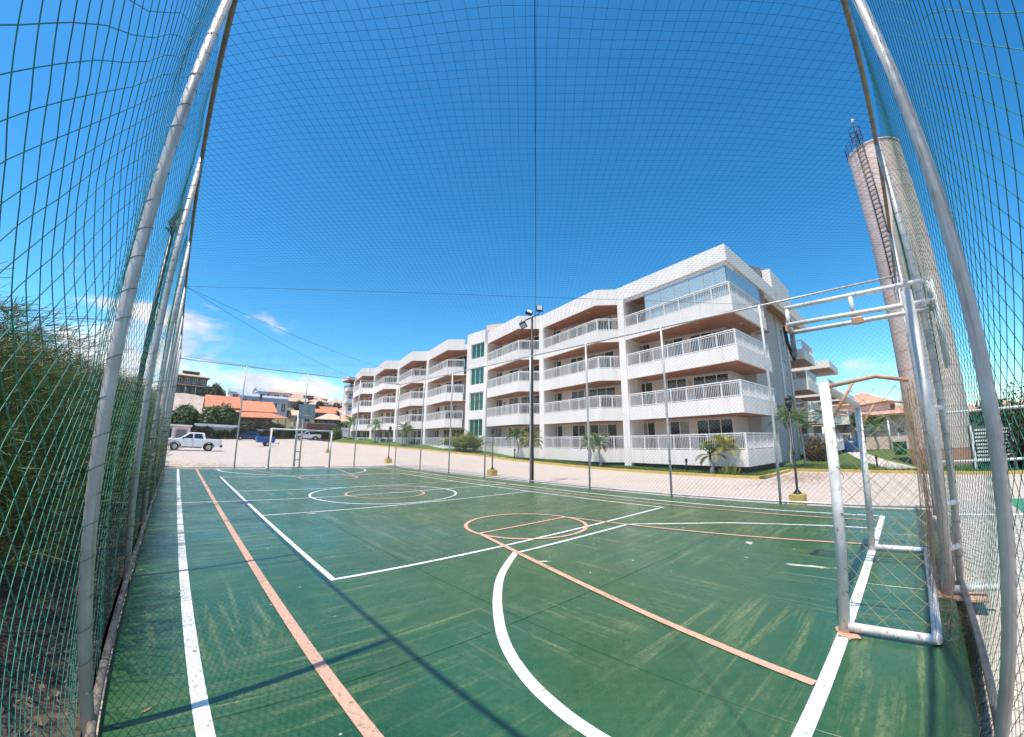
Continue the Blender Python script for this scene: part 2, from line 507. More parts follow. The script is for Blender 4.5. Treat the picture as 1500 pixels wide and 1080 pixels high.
def court_mat():
    m = bpy.data.materials.new('green_court_paint'); m.use_nodes = True
    t = m.node_tree; b = t.nodes['Principled BSDF']
    g = N(m, 'ShaderNodeNewGeometry').outputs['Position']
    base = mixc(m, ramp2(m, noise(m, g, .55, 6, .6), .35, .68), (.019,.080,.019), (.035,.112,.027))
    base = mixc(m, ramp2(m, noise(m, g, 4.5, 9, .75), .40, .70, c1=(.7,.7,.7,1)), base, (.056,.118,.040))
    base = mixc(m, ramp2(m, noise(m, g, 60, 4, .8), .40, .62, c1=(.55,.55,.55,1)), base, (.012,.042,.016))
    base = mixc(m, ramp2(m, noise(m, g, 2.2, 10, .8, sc=(1, 3.2, 1), rot=.5), .50, .64, c1=(.5,.5,.5,1)), base, (.085,.135,.058))
    # broad bluish patches at random
    base = mixc(m, ramp2(m, noise(m, g, .22, 3, .5, loc=(3.1, 1.7, 0)), .48, .62, c1=(.65,.65,.65,1)), base, (.024,.100,.058))
    # yellowish drag marks along both court axes where the paint is thin
    s1 = ramp2(m, noise(m, g, 1.0, 7, .7, sc=(.5, 8.5, 1), dist=.6), .50, .67)
    s2 = ramp2(m, noise(m, g, 1.0, 7, .7, sc=(9.0, .55, 1), dist=.6, loc=(5, 2, 0)), .51, .69)
    sp = ramp2(m, noise(m, g, .42, 4, .6, loc=(1.3, 4.2, 0)), .38, .54)
    pick = N(m, 'ShaderNodeMix'); t.links.new(ramp2(m, noise(m, g, .33, 2, .5, loc=(2.2, 9.1, 0)), .47, .53), pick.inputs[0])
    t.links.new(s1, pick.inputs[2]); t.links.new(s2, pick.inputs[3])
    t2 = N(m, 'ShaderNodeMath', operation='MULTIPLY'); t2.inputs[1].default_value = .68; t.links.new(pick.outputs[0], t2.inputs[0])
    t3 = N(m, 'ShaderNodeMath', operation='MULTIPLY'); t.links.new(t2.outputs[0], t3.inputs[0]); t.links.new(sp, t3.inputs[1])
    fine = ramp2(m, noise(m, g, 38, 6, .75), .36, .58)
    t4 = N(m, 'ShaderNodeMath', operation='MULTIPLY'); t.links.new(t3.outputs[0], t4.inputs[0]); t.links.new(fine, t4.inputs[1])
    base = mixc(m, t4.outputs[0], base, (.30,.30,.12))
    # pin-head chips
    vo = N(m, 'ShaderNodeTexVoronoi'); vo.inputs['Scale'].default_value = 2.6; t.links.new(g, vo.inputs['Vector'])
    ch = ramp2(m, vo.outputs['Distance'], .012, .03, c0=(1,1,1,1), c1=(0,0,0,1))
    base = mixc(m, ch, base, (.45,.46,.38))
    # grime in broad stains
    base = mixc(m, ramp2(m, noise(m, g, 1.3, 9, .72, loc=(7, 3, 0)), .55, .78, c1=(.5,.5,.5,1)), base, (.016,.046,.024))
    t.links.new(base, b.inputs['Base Color'])
    rr = ramp2(m, noise(m, g, 1.6, 6, .65), .3, .7, c0=(.20,.20,.20,1), c1=(.38,.38,.38,1))
    t.links.new(rr, b.inputs['Roughness'])
    b.inputs['Specular IOR Level'].default_value = .5
    bp = N(m, 'ShaderNodeBump'); bp.inputs['Strength'].default_value = .12; bp.inputs['Distance'].default_value = .01
    t.links.new(noise(m, g, 90, 5, .7), bp.inputs['Height']); t.links.new(bp.outputs[0], b.inputs['Normal'])
    return m
m_court = court_mat()

def line_mat(name, col, worn):
    m = bpy.data.materials.new(name); m.use_nodes = True
    t = m.node_tree; b = t.nodes['Principled BSDF']
    g = N(m, 'ShaderNodeNewGeometry').outputs['Position']
    base = mixc(m, ramp2(m, noise(m, g, 7, 7, .7), .4, .75, c1=(.5,.5,.5,1)), col, tuple(x*.78 for x in col))
    base = mixc(m, ramp2(m, noise(m, g, 26, 8, .8), .555, .60), base, worn)
    base = mixc(m, ramp2(m, noise(m, g, 1.1, 9, .75), .54, .62, c1=(.6,.6,.6,1)), base, worn)
    t.links.new(base, b.inputs['Base Color']); b.inputs['Roughness'].default_value = .5
    return m
m_lwhite = line_mat('white_line_paint', (.74,.73,.70), (.16,.22,.14))
m_lsalmon = line_mat('salmon_line_paint', (.66,.36,.25), (.25,.22,.14))
m_patch = mat('bare_concrete_patch', (.55,.52,.42), .9, vscale=9, col2=(.38,.36,.26))

def paver_mat():
    """pale interlocking block paving, too far off to tell the blocks apart one by one"""
    m = bpy.data.materials.new('pale_block_paving'); m.use_nodes = True
    t = m.node_tree; b = t.nodes['Principled BSDF']
    g = N(m, 'ShaderNodeNewGeometry').outputs['Position']
    mp2 = N(m, 'ShaderNodeMapping'); mp2.inputs['Rotation'].default_value = (0, 0, .79); t.links.new(g, mp2.inputs[0])
    br = N(m, 'ShaderNodeTexBrick'); br.inputs['Scale'].default_value = 1.0
    br.inputs['Brick Width'].default_value = .22; br.inputs['Row Height'].default_value = .11; br.inputs['Mortar Size'].default_value = .008
    br.inputs['Color1'].default_value = (.47,.385,.325,1); br.inputs['Color2'].default_value = (.54,.45,.385,1); br.inputs['Mortar'].default_value = (.27,.21,.18,1)
    t.links.new(mp2.outputs[0], br.inputs['Vector'])
    c = mixc(m, ramp2(m, noise(m, g, .35, 7, .65), .42, .62, c1=(.75,.75,.75,1)), br.outputs['Color'], (.42,.345,.29))
    c = mixc(m, ramp2(m, noise(m, g, 3.0, 8, .7), .60, .8, c1=(.5,.5,.5,1)), c, (.38,.31,.26))
    t.links.new(c, b.inputs['Base Color']); b.inputs['Roughness'].default_value = .9
    return m
m_paving = paver_mat()
m_block = mat('paving_block', (.52,.47,.42), .9, vscale=7, col2=(.38,.34,.30), rnd=.16, bump=.3, bscale=60)
m_joint = mat('sandy_joint', (.13,.10,.08), .95, var=.3, vscale=9)
m_sand = mat('bare_sand_slope', (.50,.40,.33), .95, vscale=.5, col2=(.36,.26,.21), bump=.8, bscale=3)
m_earth = mat('dry_scrub_ground', (.20,.17,.09), .95, vscale=.15, col2=(.09,.10,.045), bump=.5, bscale=3)
m_tower = mat('pink_tower_render', (.68,.52,.45), .85, var=.10, vscale=1.1, bump=.15, bscale=25)
streaks(m_tower, .6, (.40,.30,.25))
m_greencourt = mat('second_court_paint', (.05,.20,.10), .5, var=.2, vscale=2)
m_louvre = mat('white_louvre_block', (.66,.64,.60), .8, var=.08)
# ------------------------------------------------------------------ terrain
def grid_sheet(name, xs, ys, zf, m, parent=None, kind='structure'):
    V = [(x, y, zf(x, y)) for y in ys for x in xs]
    nx = len(xs)
    F = [(j*nx+i, j*nx+i+1, (j+1)*nx+i+1, (j+1)*nx+i) for j in range(len(ys)-1) for i in range(nx-1)]
    ORG[0] = Vector((0, 0, 0))
    return mesh_np(name, V, F, m, parent, kind, smooth=True)
def steps(*segs):
    out = []
    for a, b, n in segs: out += list(np.linspace(a, b, n, endpoint=False))
    return out+[segs[-1][1]]
grid_sheet('ground', steps((-900,-80,6),(-80,160,12),(160,900,6)), steps((-600,-60,5),(-60,120,14),(120,300,9),(300,1200,6)), lambda x, y: zg(x, y)-.45 if y < 84 else zg(x, y)-.9, m_earth)
grid_sheet('parking_lot', steps((-1.98,19,22)), steps((-40,80.5,60)), zg, m_paving)
grid_sheet('parking_lot', steps((-40,-1.98,8)), steps((19,80.5,31)), zg, m_paving)
grid_sheet('road', steps((19,24.6,5)), steps((-40,.75,22)), zg, m_paving)
grid_sheet('soil', steps((-30,-1.99,22)), steps((-25,19,30)), lambda x, y: zg(x, y)+.09+.05*math.sin(x*3.1+y)*math.sin(y*2.3), m_soil)
grid_sheet('hillside', steps((-90,120,40)), steps((80.6,200,34)), lambda x, y: zg(x, y)+.35*math.sin(x*.7)*math.sin(y*.5)*min(1,(y-80.6)/5), m_earth)

# grass bank in front of the flats and lawn at their near end
kx = lambda y: 19.05 if y > .9 else (24.9 if y > -1.5 else 24.9-(-1.5-y)*.30)
def edge_sheet(name, ys, x1, n, zf, m):
    V, F = [], []
    for y in ys:
        x0 = kx(y)
        for i in range(n): 
            x = x0+(x1-x0)*(i/(n-1))**2
            V.append((x, y, zf(x, y)))
    for j in range(len(ys)-1):
        for i in range(n-1): F.append((j*n+i, j*n+i+1, (j+1)*n+i+1, (j+1)*n+i))
    ORG[0] = Vector((0, 0, 0))
    return mesh_np(name, V, F, m, None, 'structure', smooth=True)
edge_sheet('lawn', steps((.92,62,50)), 60, 12, zbank, m_grass)
edge_sheet('lawn', steps((-40,.88,40)), 110, 14, zbank, m_grass)
mb = MB()   # short grass along the kerb
for i in range(15000):
    y = random.uniform(-9, 16); x = kx(y)+.05+abs(random.gauss(0, 2.2))
    z = zbank(x, y); h = random.uniform(.05, .13); a = random.uniform(0, 6.28); w = .012
    mb.tri((x-w*math.cos(a), y-w*math.sin(a), z-.01), (x+w*math.cos(a), y+w*math.sin(a), z-.01), (x+random.gauss(0,.04), y+random.gauss(0,.04), z+h))
ORG[0] = Vector((0, 0, 0)); mb.build('grass', m_grassblade, None, 'stuff')

# yellow kerb, stone by stone
kerb = setting('kerb')
def kerb_run(pts, maxlen=1.0):
    for a, b in zip(pts[:-1], pts[1:]):
        d = math.dist(a, b); n = max(1, round(d/maxlen))
        for k in range(n):
            p = Vector(a).lerp(Vector(b), k/n); q = Vector(a).lerp(Vector(b), (k+1)/n)
            u = (q-p).normalized(); g = .006
            p += u*g; q -= u*g; nn = Vector((-u.y, u.x))*.075
            z0 = zg(p.x, p.y)-.1; z1 = zg((p.x+q.x)/2, (p.y+q.y)/2)+.135+random.uniform(-.006,.006)
            MB().prism([tuple(p-nn), tuple(q-nn), tuple(q+nn), tuple(p+nn)], z0, z1).build('kerbstone', m_yellow, kerb)
kerb_run([(18.95,62),(18.95,1.1),(20.6,.82),(24.2,.82),(24.75,.4),(24.82,-1.5),(24.05,-4.0),(22.6,-9.0),(19.0,-21)])
# curved garden path over the lawn
P = [(25.2,-4.6),(28,-4.0),(33,-2.9),(40,-1.8),(48,-.6),(58,.9)]
mb = MB()
for (x0,y0),(x1,y1) in zip(P[:-1],P[1:]):
    for k in range(4):
        a = k/4; b = (k+1)/4
        xa, ya, xb, yb = x0+(x1-x0)*a, y0+(y1-y0)*a, x0+(x1-x0)*b, y0+(y1-y0)*b
        mb.quad((xa,ya-.75,zbank(xa,ya)+.03),(xb,yb-.75,zbank(xb,yb)+.03),(xb,yb+.75,zbank(xb,yb)+.03),(xa,ya+.75,zbank(xa,ya)+.03))
mb.build('garden_path', m_concrete, None, 'structure')

# ------------------------------------------------------------------ court slab and its painted lines
X0, X1, Y0, Y1 = -1.90, 9.42, -5.06, 18.30
court = setting('court_floor')
MB().box(X0+.02, X1-.02, Y0+.02, Y1-.02, -.45, -.03).build('slab_bed', m_joint, court)
cx = [X0, .97, 3.83, 6.66, X1]; cy = [Y0, -2.05, .98, 4.0, 6.95, 9.85, 12.75, 15.6, Y1]
for i in range(4):
    for j in range(8):
        g = .0035
        MB().bevbox(cx[i]+g, cx[i+1]-g, cy[j]+g, cy[j+1]-g, -.12, 0, .003).build('concrete_slab', m_court, court)
LEN = 13.58; GL = -4.24
def seg(name, a, b, w, m, z):
    a, b = Vector(a), Vector(b); u = (b-a).normalized(); n = Vector((-u.y, u.x))*w/2
    return MB().quad((*(a-n), z), (*(b-n), z), (*(b+n), z), (*(a+n), z)).build(name, m, court)
def curve(name, pts, w, m, z, closed=False):
    P = [Vector(p) for p in pts]; n = len(P); mb = MB(); O, I = [], []
    for k in range(n):
        t = (P[(k+1) % n if closed else min(k+1, n-1)]-P[(k-1) % n if closed else max(k-1, 0)]).normalized()
        s = Vector((-t.y, t.x))*w/2; O.append(P[k]+s); I.append(P[k]-s)
    for k in range(n if closed else n-1):
        j = (k+1) % n
        mb.quad((*I[k], z), (*I[j], z), (*O[j], z), (*O[k], z))
    return mb.build(name, m, court)
def circ(c, r, n=72): return [(c[0]+r*math.cos(2*math.pi*k/n), c[1]+r*math.sin(2*math.pi*k/n)) for k in range(n)]
def catmull(P, n=8):
    P = [Vector(p) for p in P]; P = [P[0]*2-P[1]]+P+[P[-1]*2-P[-2]]; out = []
    for i in range(1, len(P)-2):
        for k in range(n):
            t = k/n; a, b, c, d = P[i-1:i+3]
            out.append(.5*((2*b)+(c-a)*t+(2*a-5*b+4*c-d)*t*t+(3*b-a-3*c+d)*t**3))
    return [tuple(p) for p in out]+[tuple(P[-2])]
def mir(P): return [(p[0], LEN-p[1]) for p in P]
zw, zs, zv = .0015, .006, .0035
L_ = 'line_marking'
seg(L_, (-1.39, GL-.3), (-1.39, LEN-GL+.02), .09, m_lwhite, zw)
seg(L_, (8.45, GL), (8.45, LEN-GL), .07, m_lwhite, zw)
seg(L_, (-.66, -4.18), (-.66, LEN-GL-.06), .085, m_lsalmon, zs)
seg(L_, (7.88, -4.18), (7.88, LEN-GL-.06), .065, m_lsalmon, zs)
for yy in (GL, LEN-GL): seg(L_, (.2 if yy < 0 else -1.33, yy), (8.41, yy), .09, m_lwhite, zw+.0004)
VR = 7.44
for xx in (0.0, VR): seg(L_, (xx, -.03), (xx, LEN+.03), .065, m_lwhite, zv)
for yy in (0.0, LEN): seg(L_, (.035, yy), (VR-.035, yy), .062, m_lwhite, zv+.0004)
for yy in (4.55, 8.82): seg(L_, (.035, yy), (VR-.035, yy), .055, m_lwhite, zv+.0004)
seg(L_, (-1.34, LEN/2), (8.4, LEN/2), .055, m_lwhite, zv+.0008)
curve(L_, circ((3.68, LEN/2), 2.08), .06, m_lwhite, zw+.0008, True)
curve(L_, circ((3.68, LEN/2), 1.12), .065, m_lsalmon, zs, True)
AL = [(2.38,-.39),(1.66,-.95),(1.18,-1.44),(.79,-1.93),(.53,-2.33),(.36,-2.71),(.27,-3.03),(.22,-3.4),(.20,-4.19)]
AR = [(5.17,-.45),(5.42,-.66),(6.26,-1.61),(6.62,-2.2),(6.92,-3.05),(7.04,-3.6),(7.07,-4.19)]
for flip in (False, True):
    f = mir if flip else (lambda P: P)
    curve(L_, f(catmull(AL)), .09, m_lwhite, zw+.0012)
    curve(L_, f(catmull(AR)), .07, m_lwhite, zw+.0012)
    a, b = f([(2.40,-.42),(5.17,-.45)]); seg(L_, a, b, .065, m_lwhite, zv+.0012)
    curve(L_, f(circ((3.82, .9), 1.13)), .07, m_lsalmon, zs, True)
    a, b = f([(2.72,.9),(4.95,.9)]); seg(L_, a, b, .06, m_lsalmon, zs+.0004)
    a, b = f([(2.72,.9),(1.46,-4.19)]); seg(L_, a, b, .075, m_lsalmon, zs+.0008)
    a, b = f([(4.95,.9),(5.78,-4.19)]); seg(L_, a, b, .065, m_lsalmon, zs+.0008)
# scraps where the paint has come off
def blob(c, rx, ry, rot, m, name='bare_patch', n=26, rough=.45, z=.001):
    P = []
    for k in range(n):
        a = 2*math.pi*k/n; r = 1+random.uniform(-rough, rough*.6)
        x, y = rx*r*math.cos(a), ry*r*math.sin(a)
        P.append((c[0]+x*math.cos(rot)-y*math.sin(rot), c[1]+x*math.sin(rot)+y*math.cos(rot), z))
    mb = MB()
    for k in range(n): mb.tri((*c, z), P[k], P[(k+1) % n])
    return mb.build(name, m, court)
blob((4.23,-3.62), .27, .045, -1.45, m_patch); blob((4.30,-3.95), .05, .03, 0, m_patch); blob((5.09,-2.67), .10, .05, .5, m_patch)
blob((2.37,-4.27), .13, .075, .5, m_rustgoal, 'rust_stain', z=.008, rough=.3); blob((.95,4.4), .10, .04, .1, m_patch); blob((2.35,-.95),.12,.03,-.7,m_patch)
for k in range(46):
    c = (random.uniform(-1, 8.6), random.uniform(-3.6, 9)); blob(c, random.uniform(.008,.035), random.uniform(.006,.014), random.uniform(0,3), m_patch, n=7, z=.0012)
for k in range(26):      # dry leaves blown against the left edge
    c = (random.uniform(-1.85,-1.2), random.uniform(-4,8)); blob(c, .03, .012, random.uniform(0,3), m_twinebrown, 'dry_leaf', n=6, rough=.3, z=.006)

# ------------------------------------------------------------------ paving blocks beyond the near end
paving = setting('pavement')
MB().box(.2, 12.5, -11.0, -5.22, -.36, -.19).build('paving_bed', m_joint, paving)
cells = []
ca, sa = math.cos(.38), math.sin(.38)
for i in range(-30, 160):
    for j in range(-140, 40):
        u, v = i*.2+(.1 if j % 2 else 0), j*.1
        x, y = 1+u*ca-v*sa, -5.3+u*sa+v*ca
        if .35 < x < 12.3 and -10.8 < y < -5.34: cells.append((math.dist((x, y), (-1.6+2.2, -4.76)), x, y))
cells.sort()
base_block = []
for kk in range(4):
    ORG[0] = Vector((0,0,0)); j = lambda: random.uniform(-.003,.003)
    o = MB().bevbox(-.096+j(), .096+j(), -.046+j(), .046+j(), -.06, 0, .008).build('paver', m_block, paving); base_block.append(o)
near, far_ = cells[:300], cells[300:]
for k, (d, x, y) in enumerate(near):
    o = base_block[k] if k < 4 else base_block[k % 4].copy()
    if k >= 4: COL.objects.link(o)
    o.location = (x, y, -.155+random.uniform(-.004,.004)); o.rotation_euler = (random.uniform(-.02,.02), random.uniform(-.02,.02), .38)
mb = MB()
for d, x, y in far_:
    Mx = Matrix.Translation((x, y, -.155+random.uniform(-.004,.004))) @ Matrix.Rotation(.38, 4, 'Z')
    P = [Mx @ Vector(p) for p in [(-.096,-.046,0),(.096,-.046,0),(.096,.046,0),(-.096,.046,0)]]
    Q = [Mx @ Vector(p) for p in [(-.1,-.05,-.03),(.1,-.05,-.03),(.1,.05,-.03),(-.1,.05,-.03)]]
    mb.quad(*P)
    for a in range(4): mb.quad(Q[a], Q[(a+1)%4], P[(a+1)%4], P[a])
mb.build('paver_field', m_block, paving, 'stuff')
MB().box(6.2, 12.4, -10.9, -6.75, -.17, -.145).build('second_court_floor', m_greencourt, None, 'structure')

# ------------------------------------------------------------------ fences
H = 5.05
def wob(a, b, s): return s*(math.sin(a*1.7+b*2.3)+.6*math.sin(a*4.1-b*1.3+1.7))
def lashings(mb, x, y, z0, z1, r, step=.17):
    z = z0
    while z < z1:
        pts = [(x+r*1.03*math.cos(a), y+r*1.03*math.sin(a), z+.03*a/6.28+.012*math.cos(a)) for a in np.linspace(0, 2*math.pi*random.uniform(.6,1), 12)+random.uniform(0,6)]
        mb.tube(pts, .0019, 3, False); z += step*random.uniform(.75,1.25)

def fence(label, group, posts, rail_top, rail_bot, netf, w, cell, rcord, m_cord, loc, axis, lash=(), m_post=None, rp=.034, step=.19, zbase=-.12, sides=3):
    t = thing('court_fence', label, 'fence', loc, group)
    for (x, y) in posts:
        MB().tube([(x, y, zbase), (x, y, 1.7), (x, y, 3.4), (x, y, H)], rp, 14).build('post', m_post or m_polew, t)
    MB().tube(rail_top, .026, 10).build('top_rail', m_shaderail if m_post is None else m_post, t)
    MB().tube(rail_bot, .026, 10).build('bottom_rail', m_shaderail if m_post is None else m_post, t)
    V, F = strands(diamond_net(w, H-.06, cell*math.sqrt(2), step, netf), rcord, sides)
    mesh_np('netting', V, F, m_cord, t, 'stuff')
    mb = MB()
    for (x, y, a, b) in lash: lashings(mb, x, y, a, b, rp)
    if mb.v: mb.build('lashing', m_netdark, t, 'stuff')
    return t

XL, YN, XR, YF = -1.94, -5.13, 9.50, 18.42
py_left = [-4.92+2.97*k for k in range(8)]
py_left = [-4.95,-1.95,1.0,3.95,6.9,9.85,12.8,15.75,18.42]
lf = fence('tall steel pole fence with green net in front of the feathery trees', 'fences round the court',
    [(XL, y) for y in py_left], [(XL, YN, H)]+[(XL, y, H) for y in np.linspace(YN+.5, YF, 20)], [(XL+.02, y, .055) for y in np.linspace(YN, YF, 20)],
    lambda u, v: np.stack([XL-.045+.02*np.sin(u*1.9+v*1.1)+.012*np.sin(u*5.3-v*3.1)-.03*np.sin(v*.62)*np.abs(np.sin((u+.18)*math.pi/2.95)), YN+u+.012*np.sin(v*7+u*3), .03+v+.015*np.sin(u*6+v*2.2)], 1),
    YF-YN, .094, .0021, m_net, (XL, YN, 0), 'y', [(XL,-1.95,.2,H),(XL,1.0,.2,H),(XL,3.95,.3,H)])
for y in py_left[4:]:
    MB().tube([(XL, y+.02, H-.55), (XL-.25, y+.5, H-.02)], .014, 8).build('brace', m_shaderail, lf)
nf = fence('steel pole fence with teal net behind the near goal', 'fences round the court',
    [(1.06, YN), (4.05, YN), (7.0, YN)], [(x, YN, H) for x in np.linspace(XL, XR, 12)], [(x, YN, .10) for x in np.linspace(XL, XR, 12)],
    lambda u, v: np.stack([XL+u+.012*np.sin(v*6+u*3), YN-.045+.02*np.sin(u*2.1+v*1.3)-.04*np.sin(v*.62)*np.abs(np.sin((u-.1)*math.pi/2.95)), .05+v+.02*np.sin(u*5+v*1.7)], 1),
    XR-XL, .094, .0021, m_net, (4.0, YN, 0), 'x', [(4.05,YN,.3,H)])
rf = fence('grey chain link fence facing the white apartment block', 'fences round the court',
    [(XR, YN)]+[(XR, y) for y in (-2.1,.78,3.72,6.6,9.5,12.4,15.3)], [(XR, y, H-.03) for y in np.linspace(YN, YF, 9)], [(XR, y, .05) for y in np.linspace(YN, YF, 9)],
    lambda u, v: np.stack([XR+0*u+.01*np.sin(u*3+v), YN+u, .04+v], 1), YF-YN, .082, .0021, m_link, (XR, 6.6, 0), 'y', m_post=m_steel, rp=.033, step=.8)
ff = fence('grey chain link fence behind the far goal', 'fences round the court',
    [(x, YF) for x in (.97, 4.02, 6.98)]+[(XR, YF)], [(x, YF, H-.01) for x in np.linspace(XL, XR, 9)], [(x, YF, .05) for x in np.linspace(XL, XR, 9)],
    lambda u, v: np.stack([XL+u, YF+0*u, .04+v], 1), XR-XL, .082, .0021, m_link, (4.0, YF, 0), 'x', m_post=m_steel, rp=.033, step=.8)
MB().tube([(XR, -3.55, H), (XR, YN, H+.62)], .02, 8).build('brace', m_steel, rf)
MB().tube([(XR, YN, H), (XR, YN, H+.66)], .03, 8).build('post_extension', m_steel, rf)

# net roof
ORG[0] = Vector((0,0,0))
rn = thing('roof_net', 'dark cord net stretched overhead across the whole court', 'net', (0, 0, 0))
def top(u, v):
    x, y = XL+u, YN+v
    sag = .16*np.sin(np.pi*np.clip(u/(XR-XL),0,1))*np.sin(np.pi*np.clip(v/(YF-YN),0,1))
    return np.stack([x+.015*np.sin(v*4.3+u), y+.015*np.sin(u*3.7-v), H-.01-sag+.02*np.sin(u*2.1)*np.sin(v*1.7)], 1)
V, F = strands(diamond_net(XR-XL, YF-YN, .099*math.sqrt(2), .45, lambda u, v: top(u, v)), .0017)
mesh_np('netting', V, F, m_netdark, rn, 'stuff')
def rope(a, b, r, sag, n=24):
    a, b = Vector(a), Vector(b)
    MB().tube([tuple(a.lerp(b, k/n)-Vector((0,0,sag*4*(k/n)*(1-k/n)))) for k in range(n+1)], r, 6).build('rope', m_netdark, rn)
rope((XL, YN, H), (XR, YN+(XR-XL), H), .0045, .10)
rope((XL, 6.9, H+.02), (XR, -2.1, H), .004, .06)
rope((XL, 6.9, H+.02), (XR, 15.3, H), .004, .25)
rope((XL, 6.9, H+.02), (6.98, YF, H), .004, .2)
rope((XL, YF, H+.12), (XR, YF, H+.02), .006, .08)

# low three-rail fence running on past the court corner
t = thing('rail_fence', 'low white three rail fence past the court corner', 'fence', (XR, YN-.1, 0))
for z in (-.1, .95, 1.93): MB().tube([(XR, YN-.05, z), (XR, -12.0, z)], .024, 8).build('rail', m_white2, t)
for y in (-8.1,-11.0): MB().tube([(XR, y, -.3), (XR, y, 2.0)], .03, 8).build('post', m_white2, t)

# ------------------------------------------------------------------ goals
def goal(label, y0, dirn, net, loc):
    """goal of white tube; dirn = -1 means that it opens towards +y"""
    t = thing('football_goal', label, 'goal', loc, 'goals of the court')
    x0, x1, h, d = 2.40, 5.40, 2.0, .63
    yb = y0+dirn*d
    r = .042
    for x in (x0, x1): MB().tube([(x, y0, .0), (x, y0, h)], r, 16).build('goal_post', m_goal, t)
    MB().tube([(x0-.0, y0, h-.02), (x1, y0, h-.02)], r*.96, 16).build('crossbar', m_goal, t)
    for x in (x0, x1):
        MB().tube([(x, y0+dirn*.03, .052), (x, yb, .052)], .036, 14).build('side_bar', m_goal, t)
        MB().tube([(x, y0+dirn*.02, h-.03), (x, y0+dirn*.38, h+.015), (x, yb+.03*dirn*-1, h-.045)], .017, 8).build('top_arm', m_rustgoal, t)
        MB().tube([(x, y0+dirn*.03, h-.30), (x, y0+dirn*.21, h-.02)], .013, 8).build('brace', m_rustgoal, t)
    MB().tube([(x0, yb, .052), (x1, yb, .052)], .037, 14).build('rear_bar', m_goal, t)
    if net:
        cords = []
        for x in (x0, x1):
            cords += diamond_net(d, h-.1, .155, .12, lambda u, v, x=x: np.stack([x+.025*np.sin(u*5+v*3)+0*u, y0+dirn*u*(1-.06*np.sin(v*1.6)), .06+v*(1-.0*u)-.03*np.sin(u*5)], 1))
        V, F = strands(cords, .0022); mesh_np('side_netting', V, F, m_twine, t, 'stuff')
        # slack back netting that hangs in a brown tangle behind the bars
        cords = []
        rng = np.random.default_rng(5)
        for k in range(40):
            s = rng.random()**1.1
            xs = x0+s*(x1-x0); n = 16; zz = np.linspace(.02, h-.06, n)
            drift = np.cumsum(rng.normal(0, .022, n)); dy = np.cumsum(rng.normal(0, .012, n))
            zz = zz+rng.normal(0, .02, n)
            cords.append(np.stack([np.clip(xs+drift, x0-.03, x1+.03), yb-dirn*(.02)+dy*.6+dirn*.05*np.sin(zz*2.2), zz], 1))
        cords += diamond_net(x1-x0, h-.1, .23, .14, lambda u, v: np.stack([x0+u, yb+dirn*(.05+.09*np.sin(v*2+u*1.5)), .05+v], 1))
        for k in range(90):   # fringe lying along the rear bar
            x = x0+rng.random()*(x1-x0)*1.0; n = 9
            p = np.cumsum(rng.normal(0, .03, (n, 3)), 0)*np.array([1.0, .7, .45])
            p[:, 2] = np.abs(p[:, 2])
            cords.append(p+np.array([x, yb+dirn*.09, .015]))
        V, F = strands(cords, .0017); mesh_np('back_netting', V, F, m_twinebrown, t, 'stuff')
        mb = MB()
        for z in (.32,   .5, .93, 1.3, 1.62): 
            for x in (x0, x1): mb.tube([(x+.043*math.cos(a), y0+.043*math.sin(a), z+.02*math.sin(a*1.5)) for a in np.linspace(-2.6, 1.4, 10)]+[(x+.05, y0-.05, z-.05), (x+.03, y0-.06, z-.09)], .0022, 4, False)
        mb.build('cord_tie', m_black, t, 'stuff')
    return t
goal('weathered white goal with torn net in front of the teal net fence', GL, -1, True, (3.9, GL, 0))
goal('small white goal standing at the far chain link fence', LEN-GL, 1, False, (3.9, LEN-GL, 0))

